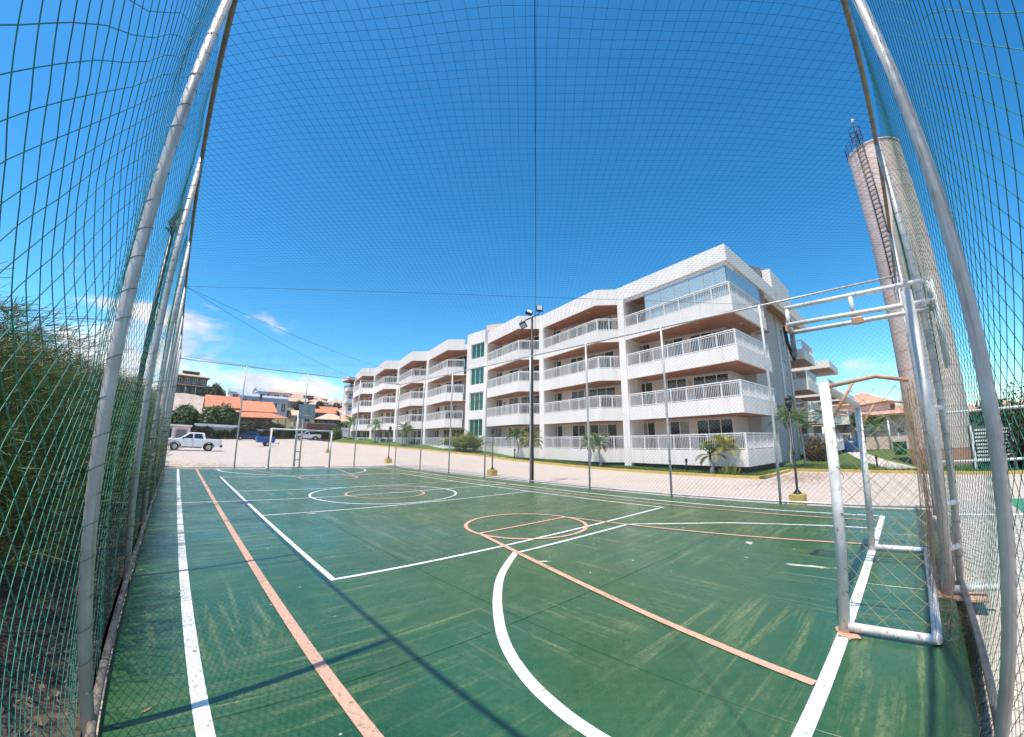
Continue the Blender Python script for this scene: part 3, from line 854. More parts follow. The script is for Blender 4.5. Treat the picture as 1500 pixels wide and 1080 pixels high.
# ------------------------------------------------------------------ basketball stands
def stand(label, xs, y0, d, board, loc):
    t = thing('basketball_stand', label, 'basketball stand', loc, 'basketball stands')
    MB().tube([(xs, y0, 0), (xs, y0, 3.02)], .05, 18).build('front_post', m_steel if not board else m_goal, t)
    yr = y0+d*.13
    xr = xs+.30
    if board: MB().tube([(xr, yr, 0), (xr, yr, 3.1)], .04, 12).build('rear_post', m_goal, t)
    for z in (.42, .85, 1.80): MB().tube([(xs+.03, y0, z), (xr-.02, yr, z)], .026, 10).build('rung', m_goal, t)
    ye = y0-d*1.24; yb = y0+d*.24
    A = [((xs+.10, yb, 3.12), (xs+.10, ye, 3.13)), ((xs+.06, yb+.0*d, 2.88), (xs+.06, ye, 2.91)), ((xs+.34, yb, 2.86), (xs+.34, ye, 2.87))]
    for a, b in A: MB().tube([a, b], .028, 12).build('arm', m_goal, t)
    for f in (.02, .52, .985):
        y = yb+(ye-yb)*f
        MB().tube([(xs+.10, y, 3.12), (xs+.06, y, 2.90)], .024, 10).build('strut', m_goal, t)
        MB().tube([(xs+.06, y, 2.89), (xs+.34, y, 2.87)], .022, 8).build('strut', m_goal, t)
    for x in (xs+.10, xs+.3): MB().tube([(x, yb, 3.12 if x < xs+.2 else 2.87), (x+.02, yb-.0, 2.2)], .022, 8).build('stay', m_goal, t)
    MB().bevbox(xs-.10, xs+.46, y0-.34 if d < 0 else y0-.1, y0+.1 if d < 0 else y0+.3, -.012, .012, .004).build('base_plate', m_rustgoal, t)
    MB().tube([(xs, y0, .06), (xs+.05, y0+d*.42, .10)], .034, 10).build('foot', m_goal, t)
    MB().tube([(xs+.05, y0+d*.05, .02), (xs+.30, y0+d*.3, .05)], .034, 10).build('foot', m_goal, t)
    MB().bevbox(xs+.03, xs+.12, (yb+ye)/2-.06, (yb+ye)/2+.06, 2.78, 2.86, .02).build('bracket', m_rustgoal, t)
    if board:
        yy = ye-d*.03
        fr = MB(); fr.box(xs-.30, xs+.50, yy-.02, yy+.02, 2.55, 3.28); fr.build('backboard', mat('weathered_board', (.30,.34,.34), .6, var=.2, vscale=3), t)
        MB().tube([(xs+.10+.2*math.cos(a), yy-d*.24+.2*math.sin(a), 2.70) for a in np.linspace(0, 6.283, 19)], .01, 6, False).build('hoop', m_rustgoal, t)
    else:
        MB().tube([(xs+.06, ye+.03, 2.9), (xs+.22, ye+.05, 2.72), (xs+.36, ye+.02, 2.52)], .02, 8).build('hook', m_black, t)
        MB().box(xs+.02, xs+.38, ye-.012, ye+.012, 2.83, 2.90).build('end_plate', m_rustgoal, t)
        MB().box(xs+.26, xs+.36, ye-.02, ye+.02, 2.55, 2.86).build('end_plate', m_shaderail, t)
    return t
stand('white steel basketball arm without a board over the near goal', 3.70, -5.0, -1, False, (3.7, -5.0, 0))
stand('white twin post basketball stand with grey board over the far goal', 3.80, 18.66, 1, True, (3.8, 18.66, 0))
# weeds in the gap along the slab edge behind the near goal
mb = MB()
for k in range(2600):
    x = random.triangular(1.0, 4.6, 2.6); y = random.gauss(-5.09, .03); h = random.uniform(.03, .16)*(1.4 if 2 < x < 3.2 else .6); a = random.uniform(0, 6.28); w = .004; l = random.uniform(.02,.14)
    mb.tri((x-w, y, -.1), (x+w, y, -.1), (x+l*math.cos(a), y+l*math.sin(a)*.7, h-.04))
ORG[0] = Vector((0,0,0)); mb.build('weeds', mat('dry_weeds', (.24,.20,.07), .9, col2=(.10,.12,.03), vscale=3), None, 'stuff')

mb = MB()
for k in range(9000):
    x = -2.05-abs(random.gauss(0, 1.1)); y = random.uniform(-3.5, 12); a = random.uniform(0, 3.14); l = random.uniform(.02, .07); w = .003+.006*random.random()
    z = zg(x, y)+.10+.05*math.sin(x*3.1+y)*math.sin(y*2.3)+random.random()*.012
    dx, dy = math.cos(a), math.sin(a)
    mb.tri((x-w*dy, y+w*dx, z), (x+w*dy, y-w*dx, z), (x+l*dx, y+l*dy, z+random.uniform(0,.02)))
mb.build('dead_leaves', mat('dead_needles', (.30,.20,.13), .9, col2=(.10,.07,.045), vscale=12), None, 'stuff')
# ------------------------------------------------------------------ the apartment block along the court
SH = 2.75; XB = 23.3; XP = 21.95; XC = 20.58
def window(par, yl, yr, z0, z1, n, x=XB, m=None, axis='x', d=1):
    """window (frame with panes) on the wall plane x (facing -x) or y (facing -y)"""
    f = MB(); w = .05
    def bx(mbx, a0, a1, b0, b1, c0, c1):
        if axis == 'x': mbx.box(b0, b1, a0, a1, c0, c1)
        else: mbx.box(a0, a1, b0, b1, c0, c1)
    a, b = min(yl, yr), max(yl, yr)
    bx(f, a, b, x-.05, x, z1-w, z1); bx(f, a, b, x-.05, x, z0, z0+w)
    for k in range(n+1):
        c = a+(b-a)*k/n
        c0, c1 = (c, c+w) if k == 0 else ((c-w, c) if k == n else (c-w/2, c+w/2))
        bx(f, c0, c1, x-.048, x, z0+w, z1-w)
    o = f.build('window', m_white2, par)
    for k in range(n):
        c0 = a+(b-a)*k/n+(w if k == 0 else w/2); c1 = a+(b-a)*(k+1)/n-(w if k == n-1 else w/2)
        p = MB(); bx(p, c0, c1, x-.022, x-.004, z0+w, z1-w); p.build('pane', m or (m_curtain if random.random() < .14 else m_glass), o)
    return o
def rail_geom(line, z0, z1, dx=.11, first=True, bw=.018, pw=.045, pstep=1.05):
    mb = MB(); P = [Vector(p) for p in line]
    for k in range(len(P)-1):
        a, b = P[k], P[k+1]; L = (b-a).length; u = (b-a)/L
        Mx = Matrix.Translation((a.x, a.y, 0)) @ Matrix.Rotation(math.atan2(u.y, u.x), 4, 'Z')
        mb.box(0, L, -.035, .035, z1-.06, z1, Mx); mb.box(0, L, -.018, .018, z1-.15, z1-.115, Mx); mb.box(0, L, -.018, .018, z0+.04, z0+.08, Mx)
        n = max(1, round(L/pstep))
        for i in range(n+1):
            s = min(max(L*i/n, .025), L-.025); mb.box(s-pw/2, s+pw/2, -.024, .024, z0, z1-.06, Mx)
        n = max(1, int(L/dx))
        for i in range(1, n):
            s = L*i/n; mb.box(s-bw/2, s+bw/2, -.011, .011, z0+.08, z1-.15, Mx)
    return mb
def inset(poly, c, k): return [(p[0]+(c[0]-p[0])*k, p[1]+(c[1]-p[1])*k) for p in poly]

apt = thing('apartment_building', 'long white four storey apartment block with zigzag balconies and brown soffits', 'apartment building', (21.6, 12, zg(21.6, 12)))
# main volume behind the balconies
mb = MB(); mb.box(XB, 36.5, 3.35, 25.6, -.8, 12.38); mb.box(XB, 36.5, 28.95, 61.4, -.4, 12.38); mb.box(XB+.6, 36.5, 25.6, 28.95, -.2, 12.38)
mb.build('wall', m_back, apt)
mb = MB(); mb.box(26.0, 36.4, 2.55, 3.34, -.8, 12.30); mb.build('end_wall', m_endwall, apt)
bays = [(17.70, 9.42, 2), (25.50, 17.70, 3), (36.95, 29.02, 4), (44.85, 36.95, 5), (52.9, 44.85, 6), (61.4, 52.9, 7)]
def pillar(y0, y1, ztop=11.2, x=XP-.05):
    MB().box(x, XB-.002, y0, y1, -.9 if y0 < 20 else -.2, ztop).build('pillar', m_white, apt)
pillar(9.42, 9.92, 11.2, 21.42)
for y in (17.70, 36.95, 44.85, 52.9): pillar(y, y+.5)
pillar(25.5, 25.95); pillar(61.4, 61.7)
def bay(pl, pr, idx):
    A, B, Cc = (XP, pl), (XC, pr+1.75), (XP if idx > 2 else 21.7, pr+.5)
    poly = [A, B, Cc, (XB, pr+.5), (XB, pl)]
    cen = (XP+.3, (pl+pr)/2)
    near = idx <= 3
    for k in range(4):
        z = .22+SH*k
        mb = MB(); mb.strip([A, B, Cc], .13, z-.02, z+.83)
        mb.prism([(p[0]+(.05 if i < 3 else -.004), p[1]) for i, p in enumerate(poly)], z+.02, z+.14)
        bal = mb.build('balcony', m_white, apt)
        if k: MB().prism(inset(poly, cen, .03), z-.012, z+.012).build('soffit', m_wood, bal)
        rail_geom([(A[0]+.06, A[1]), (B[0]+.07, B[1]), (Cc[0]+.05, Cc[1])], z+.83, z+1.71, .11 if near else .17).build('railing', m_white2, bal)
        if k and near:
            for f in (.3, .68):
                MB().lathe([(0,-.022),(.09,-.022),(.09,-.012),(0,-.012)], (XC+.9, pr+1.2+(pl-pr-2)*f, z), 10).build('downlight', m_light, bal)
        zt = z+2.63
        window(apt, pl+.30, pl-.85, z+.16, zt, 2); window(apt, pl-1.85, pl-3.2, z+.16, zt, 2); window(apt, pl-3.6, pl-6.1, z+.16, zt, 3)
        if k == 1 and idx == 3:
            for dz in (1.55, 1.85, 2.15): 
                for yy in (pl-1.2, pl+.42): MB().bevbox(XB-.1, XB-.003, yy-.09, yy+.09, z+dz, z+dz+.16, .02).build('wall_ornament', m_trim, apt)
    # near-black block painted as the shade in the gap under the ground floor
    MB().prism([(p[0]+(.35 if i < 3 else -.004), p[1]) for i, p in enumerate(poly)], -.7, .19).build('gap_shade_block', m_dark, apt)
    z = 11.2
    mb = MB(); mb.strip([A, B, Cc], .16, z, 12.38)
    mb.prism([(p[0]+(.06 if i < 3 else -.004), p[1]) for i, p in enumerate(poly)], z+.03, z+.16); mb.build('roof_fascia', m_white, apt)
    MB().prism(inset(poly, cen, .03), z-.012, z+.022).build('soffit', m_wood, apt)
    if near:
        for f in (.3, .68): MB().lathe([(0,-.022),(.09,-.022),(.09,-.012),(0,-.012)], (XC+.9, pr+1.2+(pl-pr-2)*f, z), 10).build('downlight', m_light, apt)
for b in bays: bay(*b)
for y in (9.42, 17.70, 36.95, 44.85, 52.9):      # fascia over each pillar
    MB().box(XP if y > 10 else 21.48, XB-.003, y+.001, y+.499, 11.202, 12.376).build('roof_fascia', m_white, apt)
# staircase tower with green glass
mb = MB(); mb.box(XP, XB+.598, 25.95, 28.5, -.3, .9)
zs_ = [(2.05,3.72),(4.55,6.42),(7.2,9.0),(9.95,11.55)]
zc = .9
edges = [(-.3,2.05),(3.72,4.55),(6.42,7.2),(9.0,9.95),(11.55,12.78)]
mb = MB()
for a, b in edges: mb.box(XP, XB+.598, 26.05, 28.32, a, b)
mb.box(XP, XB+.598, 25.952, 26.05, -.3, 12.78); mb.box(XP, XB+.598, 28.32, 29.02, -.3, 12.78)
mb.build('stair_tower', m_white, apt)
for a, b in zs_: window(apt, 26.05, 28.32, a, b, 3, XP+.16, m_greenglass)
for a, b in zs_: MB().box(XP+.10, XP+.15, 26.1, 28.27, (a+b)/2-.03, (a+b)/2+.03).build('transom', m_greenglass, apt)
MB().prism([(XP+.3,18.6),(XP+.9,25.9),(28,25.9),(28,18.6)], 12.384, 12.40).build('roof_deck', m_roofgrey, apt)
prof_ = [(22.4,12.41),(22.4,12.75),(23.4,13.42),(24.6,13.62),(28.3,14.15),(28.3,12.41)]
mb = MB(); n_ = len(prof_)
mb.poly([(23.95, y, z) for y, z in prof_]); mb.poly([(30, y, z) for y, z in prof_])
for (ya, za), (yb, zb) in zip(prof_[1:-1], prof_[2:]): mb.quad((23.95,ya,za),(30,ya,za),(30,yb,zb),(23.95,yb,zb))
mb.build('stair_roof', m_pink, apt)

# the near end bay turns the corner
XA = 21.5
A, B, E, E2 = (XA, 9.42), (20.12, 1.78), (26.0, 1.56), (26.0, 2.54)
poly = [A, B, E, (26.0, 3.34), (XB, 3.34), (XB, 9.42)]
cen = (22.4, 4.5)
for k in range(4):
    z = .22+SH*k
    mb = MB(); mb.strip([A, B, E, E2], .13, z-.02, z+.83)
    mb.prism([(A[0]+.05, A[1]), (B[0]+.06, B[1]+.06), (E[0]-.05, E[1]+.05), (E[0]-.05, 3.338), (XB-.004, 3.338), (XB-.004, 9.418)], z+.02, z+.14)
    bal = mb.build('balcony', m_white, apt)
    if k: MB().prism([(A[0]+.14,A[1]-.2),(B[0]+.1,B[1]+.1),(E[0]-.1,E[1]+.08),(E[0]-.1,3.3),(XB-.03,3.3),(XB-.03,9.2)], z-.012, z+.012).build('soffit', m_wood, bal)
    if k:
        for (x, y) in ((21.4,7.2),(21.1,4.2),(23.2,2.3)): MB().lathe([(0,-.022),(.1,-.022),(.1,-.012),(0,-.012)], (x, y, z), 10).build('downlight', m_light, bal)
    rail_geom([(A[0]+.06,A[1]),(B[0]+.07,B[1]+.07),(E[0]-.07,E[1]+.07),(E2[0]-.07,E2[1])], z+.83, z+1.71, .105).build('railing', m_white2, bal)
    zt = z+2.63
    window(apt, 9.75-.05, 8.55, z+.16, zt, 2); window(apt, 7.5, 6.12, z+.16, zt, 2); window(apt, 5.68, 3.42, z+.16, zt, 3)
    if k == 1:
        MB().bevbox(XB-.08, XB-.003, 5.85, 5.98, z+1.6, z+2.4, .02).build('wall_ornament', m_rustgoal, apt)
MB().prism([(A[0]+.35,A[1]),(B[0]+.5,B[1]+.4),(E[0]-.3,E[1]+.4),(E[0]-.3,3.34),(XB,3.34),(XB,9.42)], -.9, .19).build('gap_shade_block', m_dark, apt)  # near-black fill stands in for the shade of the crawl gap
z = 11.2
Er, Er2 = (40.5, 1.35), (40.5, 3.2)
mb = MB(); mb.strip([A, B, Er, Er2], .18, z+.22, 12.42)
mb.strip([(A[0]+.12,A[1]),(B[0]+.14,B[1]+.14),(Er[0]-.1,Er[1]+.12)], .12, z, z+.22)
mb.prism([(A[0]+.2,A[1]),(B[0]+.2,B[1]+.2),(Er[0]-.2,Er[1]+.2),(Er[0]-.2,3.2),(XB,3.2),(XB,9.42)], z+.23, z+.4)
mb.build('roof_fascia', m_white, apt)
MB().prism([(A[0]+.26,A[1]-.1),(B[0]+.27,B[1]+.27),(Er[0]-.3,Er[1]+.26),(Er[0]-.3,3.2),(XB,3.2),(XB,9.3)], z+.205, z+.226).build('soffit', m_wood, apt)
# glazed in top balcony: big panes with the reflected sky put into their colour
zg0, zg1 = 8.47+1.72, 11.41
a, b = Vector((XA+.12, 9.42)), Vector((B[0]+.16, B[1]+.16))
ks = [.235, .40, .54, .68, .81, .905, .995]
MB().strip([tuple(a), tuple(b)], .03, zg1-.008, zg1+.03).build('glazing_track', m_steel, apt)
for s in ks:
    p = a.lerp(b, s); MB().box(p.x-.012, p.x+.012, p.y-.012, p.y+.012, 8.47+.84, zg1-.01).build('mullion', m_steel, apt)
eo = apt
for s0, s1 in zip(ks[:-1], ks[1:]):
    p, q = a.lerp(b, s0+.003), a.lerp(b, s1-.003)
    MB().strip([tuple(p), tuple(q)], .012, 8.47+.85, zg1-.01).build('glass_panel', m_skyglass, eo)
a, b = Vector((B[0]+.17, B[1]+.16)), Vector((26.0, 1.72))
for s0, s1 in ((.01,.22),(.225,.55),(.555,.98)):
    p, q = a.lerp(b, s0), a.lerp(b, s1)
    MB().strip([tuple(p), tuple(q)], .012, 8.47+.85, zg1-.01).build('glass_panel', m_skyglass, eo)
MB().box(26.0, 27.4, 1.75, 2.5, 8.6, 11.4).build('screen_wall', m_wood, apt)
# roof of the end: gable of grey plaster, tiled slopes, white tank block
gp_ = [(24.2,12.3),(24.2,13.0),(26.0,13.55),(31.2,15.3),(35.3,16.4),(38.6,16.6),(41.0,16.3),(42.2,12.3)]
mb = MB(); mb.poly([(x, 3.36, z) for x, z in gp_]); mb.build('gable_wall', m_roofgrey, apt)
mb = MB()
for (xa, za), (xb, zb) in zip(gp_[1:-1], gp_[2:]): mb.quad((xa,3.30,za+.02),(xb,3.30,zb+.02),(xb,18,zb+.02),(xa,18,za+.02))
mb.build('roof', m_tilepink, apt)
MB().box(34.6, 41.6, 2.62, 3.29, 12.43, 16.0).build('roof_tank_block', m_white, apt)
for x in (33.2, 36.25): MB().tube([(x, 2.48, .2), (x, 2.48, 12.3)], .09, 8).build('downpipe', m_white2, apt)
for z in (3.1, 5.9, 8.6): window(apt, 34.3, 35.3, z+.5, z+2.0, 2, 2.55, m_glass, 'y')
MB().poly([(34.0,2.5,5.0),(36.0,2.5,5.0),(36.0,1.7,4.5),(34.0,1.7,4.5)]).build('green_awning', m_greenglass, apt)
# balconies that step out further along the end elevation
def end_balcony(x0, x1, y0, lv, roof=True):
    for k in lv:
        z = .22+SH*k
        mb = MB(); mb.strip([(x0, 4.4), (x0, y0), (x1, y0), (x1, 4.4)], .13, z-.02, z+.83); mb.box(x0+.05, x1-.05, y0+.05, 4.4, z+.02, z+.14)
        bal = mb.build('balcony', m_white, apt)
        MB().box(x0+.1, x1-.1, y0+.1, 4.4, z-.012, z+.012).build('soffit', m_wood, bal)
        rail_geom([(x0+.07, 4.4), (x0+.07, y0+.07), (x1-.07, y0+.07), (x1-.07, 4.4)], z+.83, z+1.71, .14).build('railing', m_white2, bal)
        window(apt, x0+.8, x1-.8, z+.16, z+2.5, 3, 4.4, m_glass, 'y')
    if roof:
        z = .22+SH*(max(lv)+1)
        mb = MB(); mb.strip([(x0-.3, 4.4), (x0-.3, y0-.3), (x1+.3, y0-.3), (x1+.3, 4.4)], .15, z, z+.75); mb.box(x0-.2, x1+.2, y0-.2, 4.4, z+.03, z+.2)
        mb.build('roof_fascia', m_white, apt); MB().box(x0-.15, x1+.15, y0-.15, 4.4, z-.01, z+.028).build('soffit', m_wood, apt)
MB().box(36.5, 62, 4.4, 16, -.6, 12.0).build('wall', m_back, apt)
end_balcony(38.4, 43.5, 1.6, (0,1,2,3), False)
end_balcony(46.0, 52.0, .9, (0,1,2))
end_balcony(55.0, 61.0, .4, (0,1))

# a second block of the same kind beyond the far end
ap2 = thing('apartment_building', 'distant white block with stacked balconies past the far end of the long one', 'apartment building', (33, 94, 1.8))
MB().box(31.9, 46, 94.2, 97, 0, 15.0).build('wall', m_back, ap2)
for k in range(5):
    z = 1.9+2.85*k
    mb = MB(); mb.strip([(31.8, 95.5), (31.5, 92.6)], -.12, z, z+.85) ; mb.strip([(31.5,92.6),(46,92.6)], .12, z, z+.85); mb.prism([(31.55,92.65),(46,92.65),(46,94.2),(31.85,94.2)], z, z+.15)
    bal = mb.build('balcony', m_white, ap2)
    rail_geom([(31.6, 92.7), (40, 92.7)], z+.85, z+1.7, .3).build('railing', m_white2, bal)
    window(ap2, 32.4, 34.9, z+.2, z+2.4, 2, 94.2, m_glass, 'y')
mb = MB(); mb.box(31.2, 46, 92.0, 97, 16.0, 16.7); mb.build('roof_fascia', m_white, ap2)
MB().box(31.5, 46, 92.4, 96.8, 15.7, 15.995).build('soffit', m_wood, ap2)

# ------------------------------------------------------------------ pink house with orange roof past the lawn
hb = thing('house', 'pink walled villa with orange tiled roof beyond the lawn', 'house', (65, -1, -.3))
MB().box(62.5, 74, -12, 3.4, -.5, 4.0).build('wall', m_pink, hb)
mb = MB(); mb.box(64.5, 72, -3.6, 2.6, 4.0, 5.6); mb.build('upper_wall', m_white, hb)
def hip(mbx, x0, x1, y0, y1, z0, z1, k=.5):
    cx_, cy_ = (x0+x1)/2, (y0+y1)/2; w = min(x1-x0, y1-y0)/2*k*2*.5
    if (x1-x0) > (y1-y0): r0, r1 = (x0+w, cy_, z1), (x1-w, cy_, z1); mbx.quad((x0,y0,z0),(x1,y0,z0),r1,r0); mbx.quad((x1,y1,z0),(x0,y1,z0),r0,r1); mbx.tri((x0,y1,z0),(x0,y0,z0),r0); mbx.tri((x1,y0,z0),(x1,y1,z0),r1)
    else: r0, r1 = (cx_, y0+w, z1), (cx_, y1-w, z1); mbx.quad((x0,y1,z0),(x0,y0,z0),r0,r1); mbx.quad((x1,y0,z0),(x1,y1,z0),r1,r0); mbx.tri((x0,y0,z0),(x1,y0,z0),r0); mbx.tri((x1,y1,z0),(x0,y1,z0),r1)
    mbx.box(x0+.05, x1-.05, y0+.05, y1-.05, z0-.18, z0-.005)
    return mbx
hip(MB(), 63.8, 72.6, -4.2, 3.2, 5.7, 7.6, 1.0).build('roof', m_tilepeach, hb)
hip(MB(), 61.5, 74.5, -12.8, 4.2, 4.1, 5.4, .5).build('lower_roof', m_tilepeach, hb)
for y in (-.8, -2.4): 
    MB().strip([(62.3, y-.7),(62.3, y+.9)], -.1, 2.1, 2.9).build('balcony', m_white, hb)
window(hb, -3.4, 2.6, 2.9, 3.9, 4, 62.5); window(hb, -.6, 2.6, .6, 1.9, 3, 62.5); window(hb, -4.9, -4.1, 1.7, 2.5, 1, 62.5); window(hb, -7.4, -6.6, 1.2, 2.4, 1, 62.5)
MB().tube([(61.9,-3.2,-.3),(61.9,-3.2,4.1)], .12, 8).build('porch_post', m_white2, hb)

# ------------------------------------------------------------------ water tower
TX, TY, TR, TZ = 29.6, -6.50, 1.58, 20.2
tw = thing('water_tower', 'tall pink cylindrical water tower with black ladder and railing', 'tower', (TX, TY, -.3))
zz = -.5
k = 0
while zz < TZ-.05:      # rendered drum rings with recessed joints
    h = min(1.14, TZ-zz)
    MB().lathe([(TR-.02, zz), (TR-.02, zz+.02), (TR, zz+.025), (TR, zz+h-.012), (TR-.02, zz+h-.008), (TR-.02, zz+h)], (TX, TY, 0), 56, flatz=True).build('drum_ring', m_tower if k else mat('salmon_tower_base', (.52,.24,.16), .85, var=.1), tw)
    zz += h; k += 1
MB().lathe([(0, TZ-.02), (TR+.04, TZ-.02), (TR+.04, TZ+.08), (0, TZ+.08)], (TX, TY, 0), 56).build('top_slab', m_tower, tw)
la = math.atan2(-4.76-TY, -1.59-TX)-.38
lx, ly = math.cos(la), math.sin(la)
mb = MB()
for s in (-.21, .21):
    bx, by = TX+lx*(TR+.16)-ly*s, TY+ly*(TR+.16)+lx*s
    mb.tube([(bx, by, 10.0), (bx, by, TZ+1.2)], .03, 6)
z = 10.1
while z < TZ+1.1:
    mb.tube([(TX+lx*(TR+.16)-ly*-.21, TY+ly*(TR+.16)+lx*-.21, z), (TX+lx*(TR+.16)-ly*.21, TY+ly*(TR+.16)+lx*.21, z)], .018, 5); z += .33
for z in (10.5, 13, 15.5, 18, 20):
    for s in (-.21, .21): mb.tube([(TX+lx*(TR-.05)-ly*s, TY+ly*(TR-.05)+lx*s, z), (TX+lx*(TR+.16)-ly*s, TY+ly*(TR+.16)+lx*s, z)], .018, 5)
mb.build('ladder', m_black, tw)
mb = MB()
for z in (TZ+.35, TZ+.62, TZ+.9): mb.tube([(TX+(TR+.06)*math.cos(a), TY+(TR+.06)*math.sin(a), z) for a in np.linspace(la-1.5, la-.12, 18)], .013, 5)
for a in np.linspace(la-1.5, la-.12, 6): mb.tube([(TX+(TR+.06)*math.cos(a), TY+(TR+.06)*math.sin(a), TZ), (TX+(TR+.06)*math.cos(a), TY+(TR+.06)*math.sin(a), TZ+.92)], .015, 5)
mb.build('railing', m_black, tw)
mb = MB()
for z in (TZ+.5, TZ+.9, TZ+1.3): mb.tube([(TX+lx*(TR+.2)+.36*math.cos(a), TY+ly*(TR+.2)+.36*math.sin(a), z) for a in np.linspace(0, 6.283, 13)], .016, 5)
for a in np.linspace(0, 6.283, 7)[:-1]: mb.tube([(TX+lx*(TR+.2)+.36*math.cos(a), TY+ly*(TR+.2)+.36*math.sin(a), TZ+.3), (TX+lx*(TR+.2)+.36*math.cos(a), TY+ly*(TR+.2)+.36*math.sin(a), TZ+1.3)], .014, 5)
mb.build('ladder_cage', m_black, tw)
MB().tube([(TX+lx*TR, TY+ly*TR, TZ+.1), (TX+lx*TR, TY+ly*TR, TZ+2.0)], .035, 6).build('beacon_mast', m_black, tw)
MB().lathe([(0,0),(.09,0),(.09,.2),(.04,.28),(0,.28)], (TX+lx*TR, TY+ly*TR, TZ+2.0), 10).build('beacon', m_white2, tw)

# ------------------------------------------------------------------ hill houses
def house(label, x, y, z, w, d, h, rz, wall, roof, rtype='gable', rh=1.6, nwin=3, storeys=1, ov=.5, group='houses on the hillside', name='house'):
    t = thing(name, label, 'house', (x, y, z), group, rz, local=True)
    MB().box(-w/2, w/2, -d/2, d/2, -2.5, h).build('wall', wall, t)
    mb = MB()
    if rtype == 'gable':
        a, b = w/2+ov, d/2+ov
        mb.quad((-a,-b,h-.1),(a,-b,h-.1),(a,0,h+rh),(-a,0,h+rh)); mb.quad((a,b,h-.1),(-a,b,h-.1),(-a,0,h+rh),(a,0,h+rh))
        mb.quad((-a,-b,h-.3),(a,-b,h-.3),(a,-b,h-.1),(-a,-b,h-.1)); mb.tri((-w/2,-d/2,h),(-w/2,d/2,h),(-w/2,0,h+rh)); mb.tri((w/2,d/2,h),(w/2,-d/2,h),(w/2,0,h+rh))
        mb.quad((-a,b,h-.3),(a,b,h-.3),(a,-b,h-.3),(-a,-b,h-.3))
    elif rtype == 'hip': hip(mb, -w/2-ov, w/2+ov, -d/2-ov, d/2+ov, h, h+rh, .9)
    elif rtype == 'shed':
        a, b = w/2+ov, d/2+ov
        mb.quad((-a,-b,h-.1),(a,-b,h-.1),(a,b,h+rh),(-a,b,h+rh)); mb.quad((-a,b,h+rh-.2),(a,b,h+rh-.2),(a,-b,h-.3),(-a,-b,h-.3)); mb.quad((-a,-b,h-.3),(a,-b,h-.3),(a,-b,h-.1),(-a,-b,h-.1))
        mb.tri((-w/2,-d/2,h),(-w/2,d/2,h),(-w/2,d/2,h+rh)); mb.tri((w/2,-d/2,h),(w/2,d/2,h),(w/2,d/2,h+rh))
    else: mb.box(-w/2-.15, w/2+.15, -d/2-.15, d/2+.15, h, h+.35)
    mb.build('roof', roof, t)
    for s in range(storeys):
        for k in range(nwin):
            c = -w/2+w*(k+.5)/nwin; ww = w/nwin*.28; zb = h/storeys*s+h/storeys*.25
            window(t, c-ww, c+ww, zb, zb+h/storeys*.5, 2, -d/2, m_glass, 'y')
    return t
vi = house('sand coloured two storey villa with deep eaves on the hilltop above the sand slope', -.2, 137.5, 12.4, 8.0, 6, 5.4, .06, mat('dark_villa_wall', (.16,.11,.08), .8), m_tilepale, 'hip', 1.1, 4, 2, .7)
mb = MB(); mb.box(-4.6, 4.9, -4.6, -2.9, 2.55, 2.85); mb.build('veranda_roof', m_tilepale, vi)
for x in (-3.6,-1.3,1.3,3.6): MB().tube([(x,-4.2,-1.5),(x,-4.2,2.6)], .16, 8).build('column', m_concrete, vi)
MB().box(-2.4, 2.0, -1.5, 1, 6.55, 7.0).build('roof_lantern', mat('dark_villa_wall', (.16,.11,.08)), vi)
mb = MB(); mb.tube([(3.9,132.3,12.0),(4.0,132.3,14.2),(4.0,132.3,15.2)], [.9,.55,.3], 10)
ORG[0] = Vector((0,0,0))
oh = thing('house', 'long orange tiled roof house behind the round bushes', 'house', (10, 99, 4), 'houses on the hillside')
MB().box(3.2, 16.2, 97.0, 104.0, 1.0, 7.6).build('wall', mat('ochre_wall', (.36,.22,.13), .85), oh)
mb = MB(); mb.quad((2.6,96.2,7.35),(9.6,96.2,7.55),(9.6,100.6,10.3),(2.6,100.6,10.2)); mb.quad((2.6,105.2,7.3),(2.6,100.6,10.2),(9.6,100.6,10.3),(9.6,105.2,7.3)); mb.quad((2.6,96.2,7.15),(9.6,96.2,7.35),(9.6,96.2,7.55),(2.6,96.2,7.35)); mb.build('roof', m_tile, oh)
mb = MB(); mb.quad((9.6,95.6,7.0),(17.0,95.6,7.2),(16.6,100.2,9.7),(9.6,100.4,9.6)); mb.quad((9.6,105,7),(9.6,100.4,9.6),(16.6,100.2,9.7),(17,105,7.2)); mb.quad((9.6,95.6,6.8),(17,95.6,7.0),(17,95.6,7.2),(9.6,95.6,7.0)); mb.tri((17,95.6,7.1),(17,105,7.1),(16.6,100.2,9.7)); mb.build('roof', m_tile, oh)
mb = MB(); mb.quad((9.2,91.8,5.55),(18.8,91.8,5.85),(15.6,95.5,7.0),(9.2,95.5,6.75)); mb.quad((9.2,91.8,5.4),(18.8,91.8,5.7),(18.8,91.8,5.85),(9.2,91.8,5.55)); mb.tri((18.8,91.8,5.8),(18.8,95.5,5.8),(15.6,95.5,7.0)); mb.build('veranda_roof', m_tile, oh)
mb = MB(); mb.quad((5.6,93.6,6.5),(9.2,93.6,6.6),(9.2,95.9,7.1),(5.6,95.9,7.0)); mb.build('porch_roof', m_tile, oh)
for x in (10, 12.2, 14.4, 16.6, 18.2): MB().tube([(x,92.2,2.2),(x,92.2,5.5)], .11, 8).build('column', mat('ochre_wall', (.36,.22,.13)), oh)
window(oh, 10.4, 12.6, 2.8, 5.0, 2, 97.0, m_glass, 'y'); window(oh, 13.4, 15.6, 2.8, 5.0, 2, 97.0, m_glass, 'y')
m_greywall = mat('blue_grey_wall', (.40,.42,.46), .85, var=.08, vscale=.6)
m_greyroof = mat('grey_sheet_roof', (.36,.38,.42), .6, var=.12, vscale=.7)
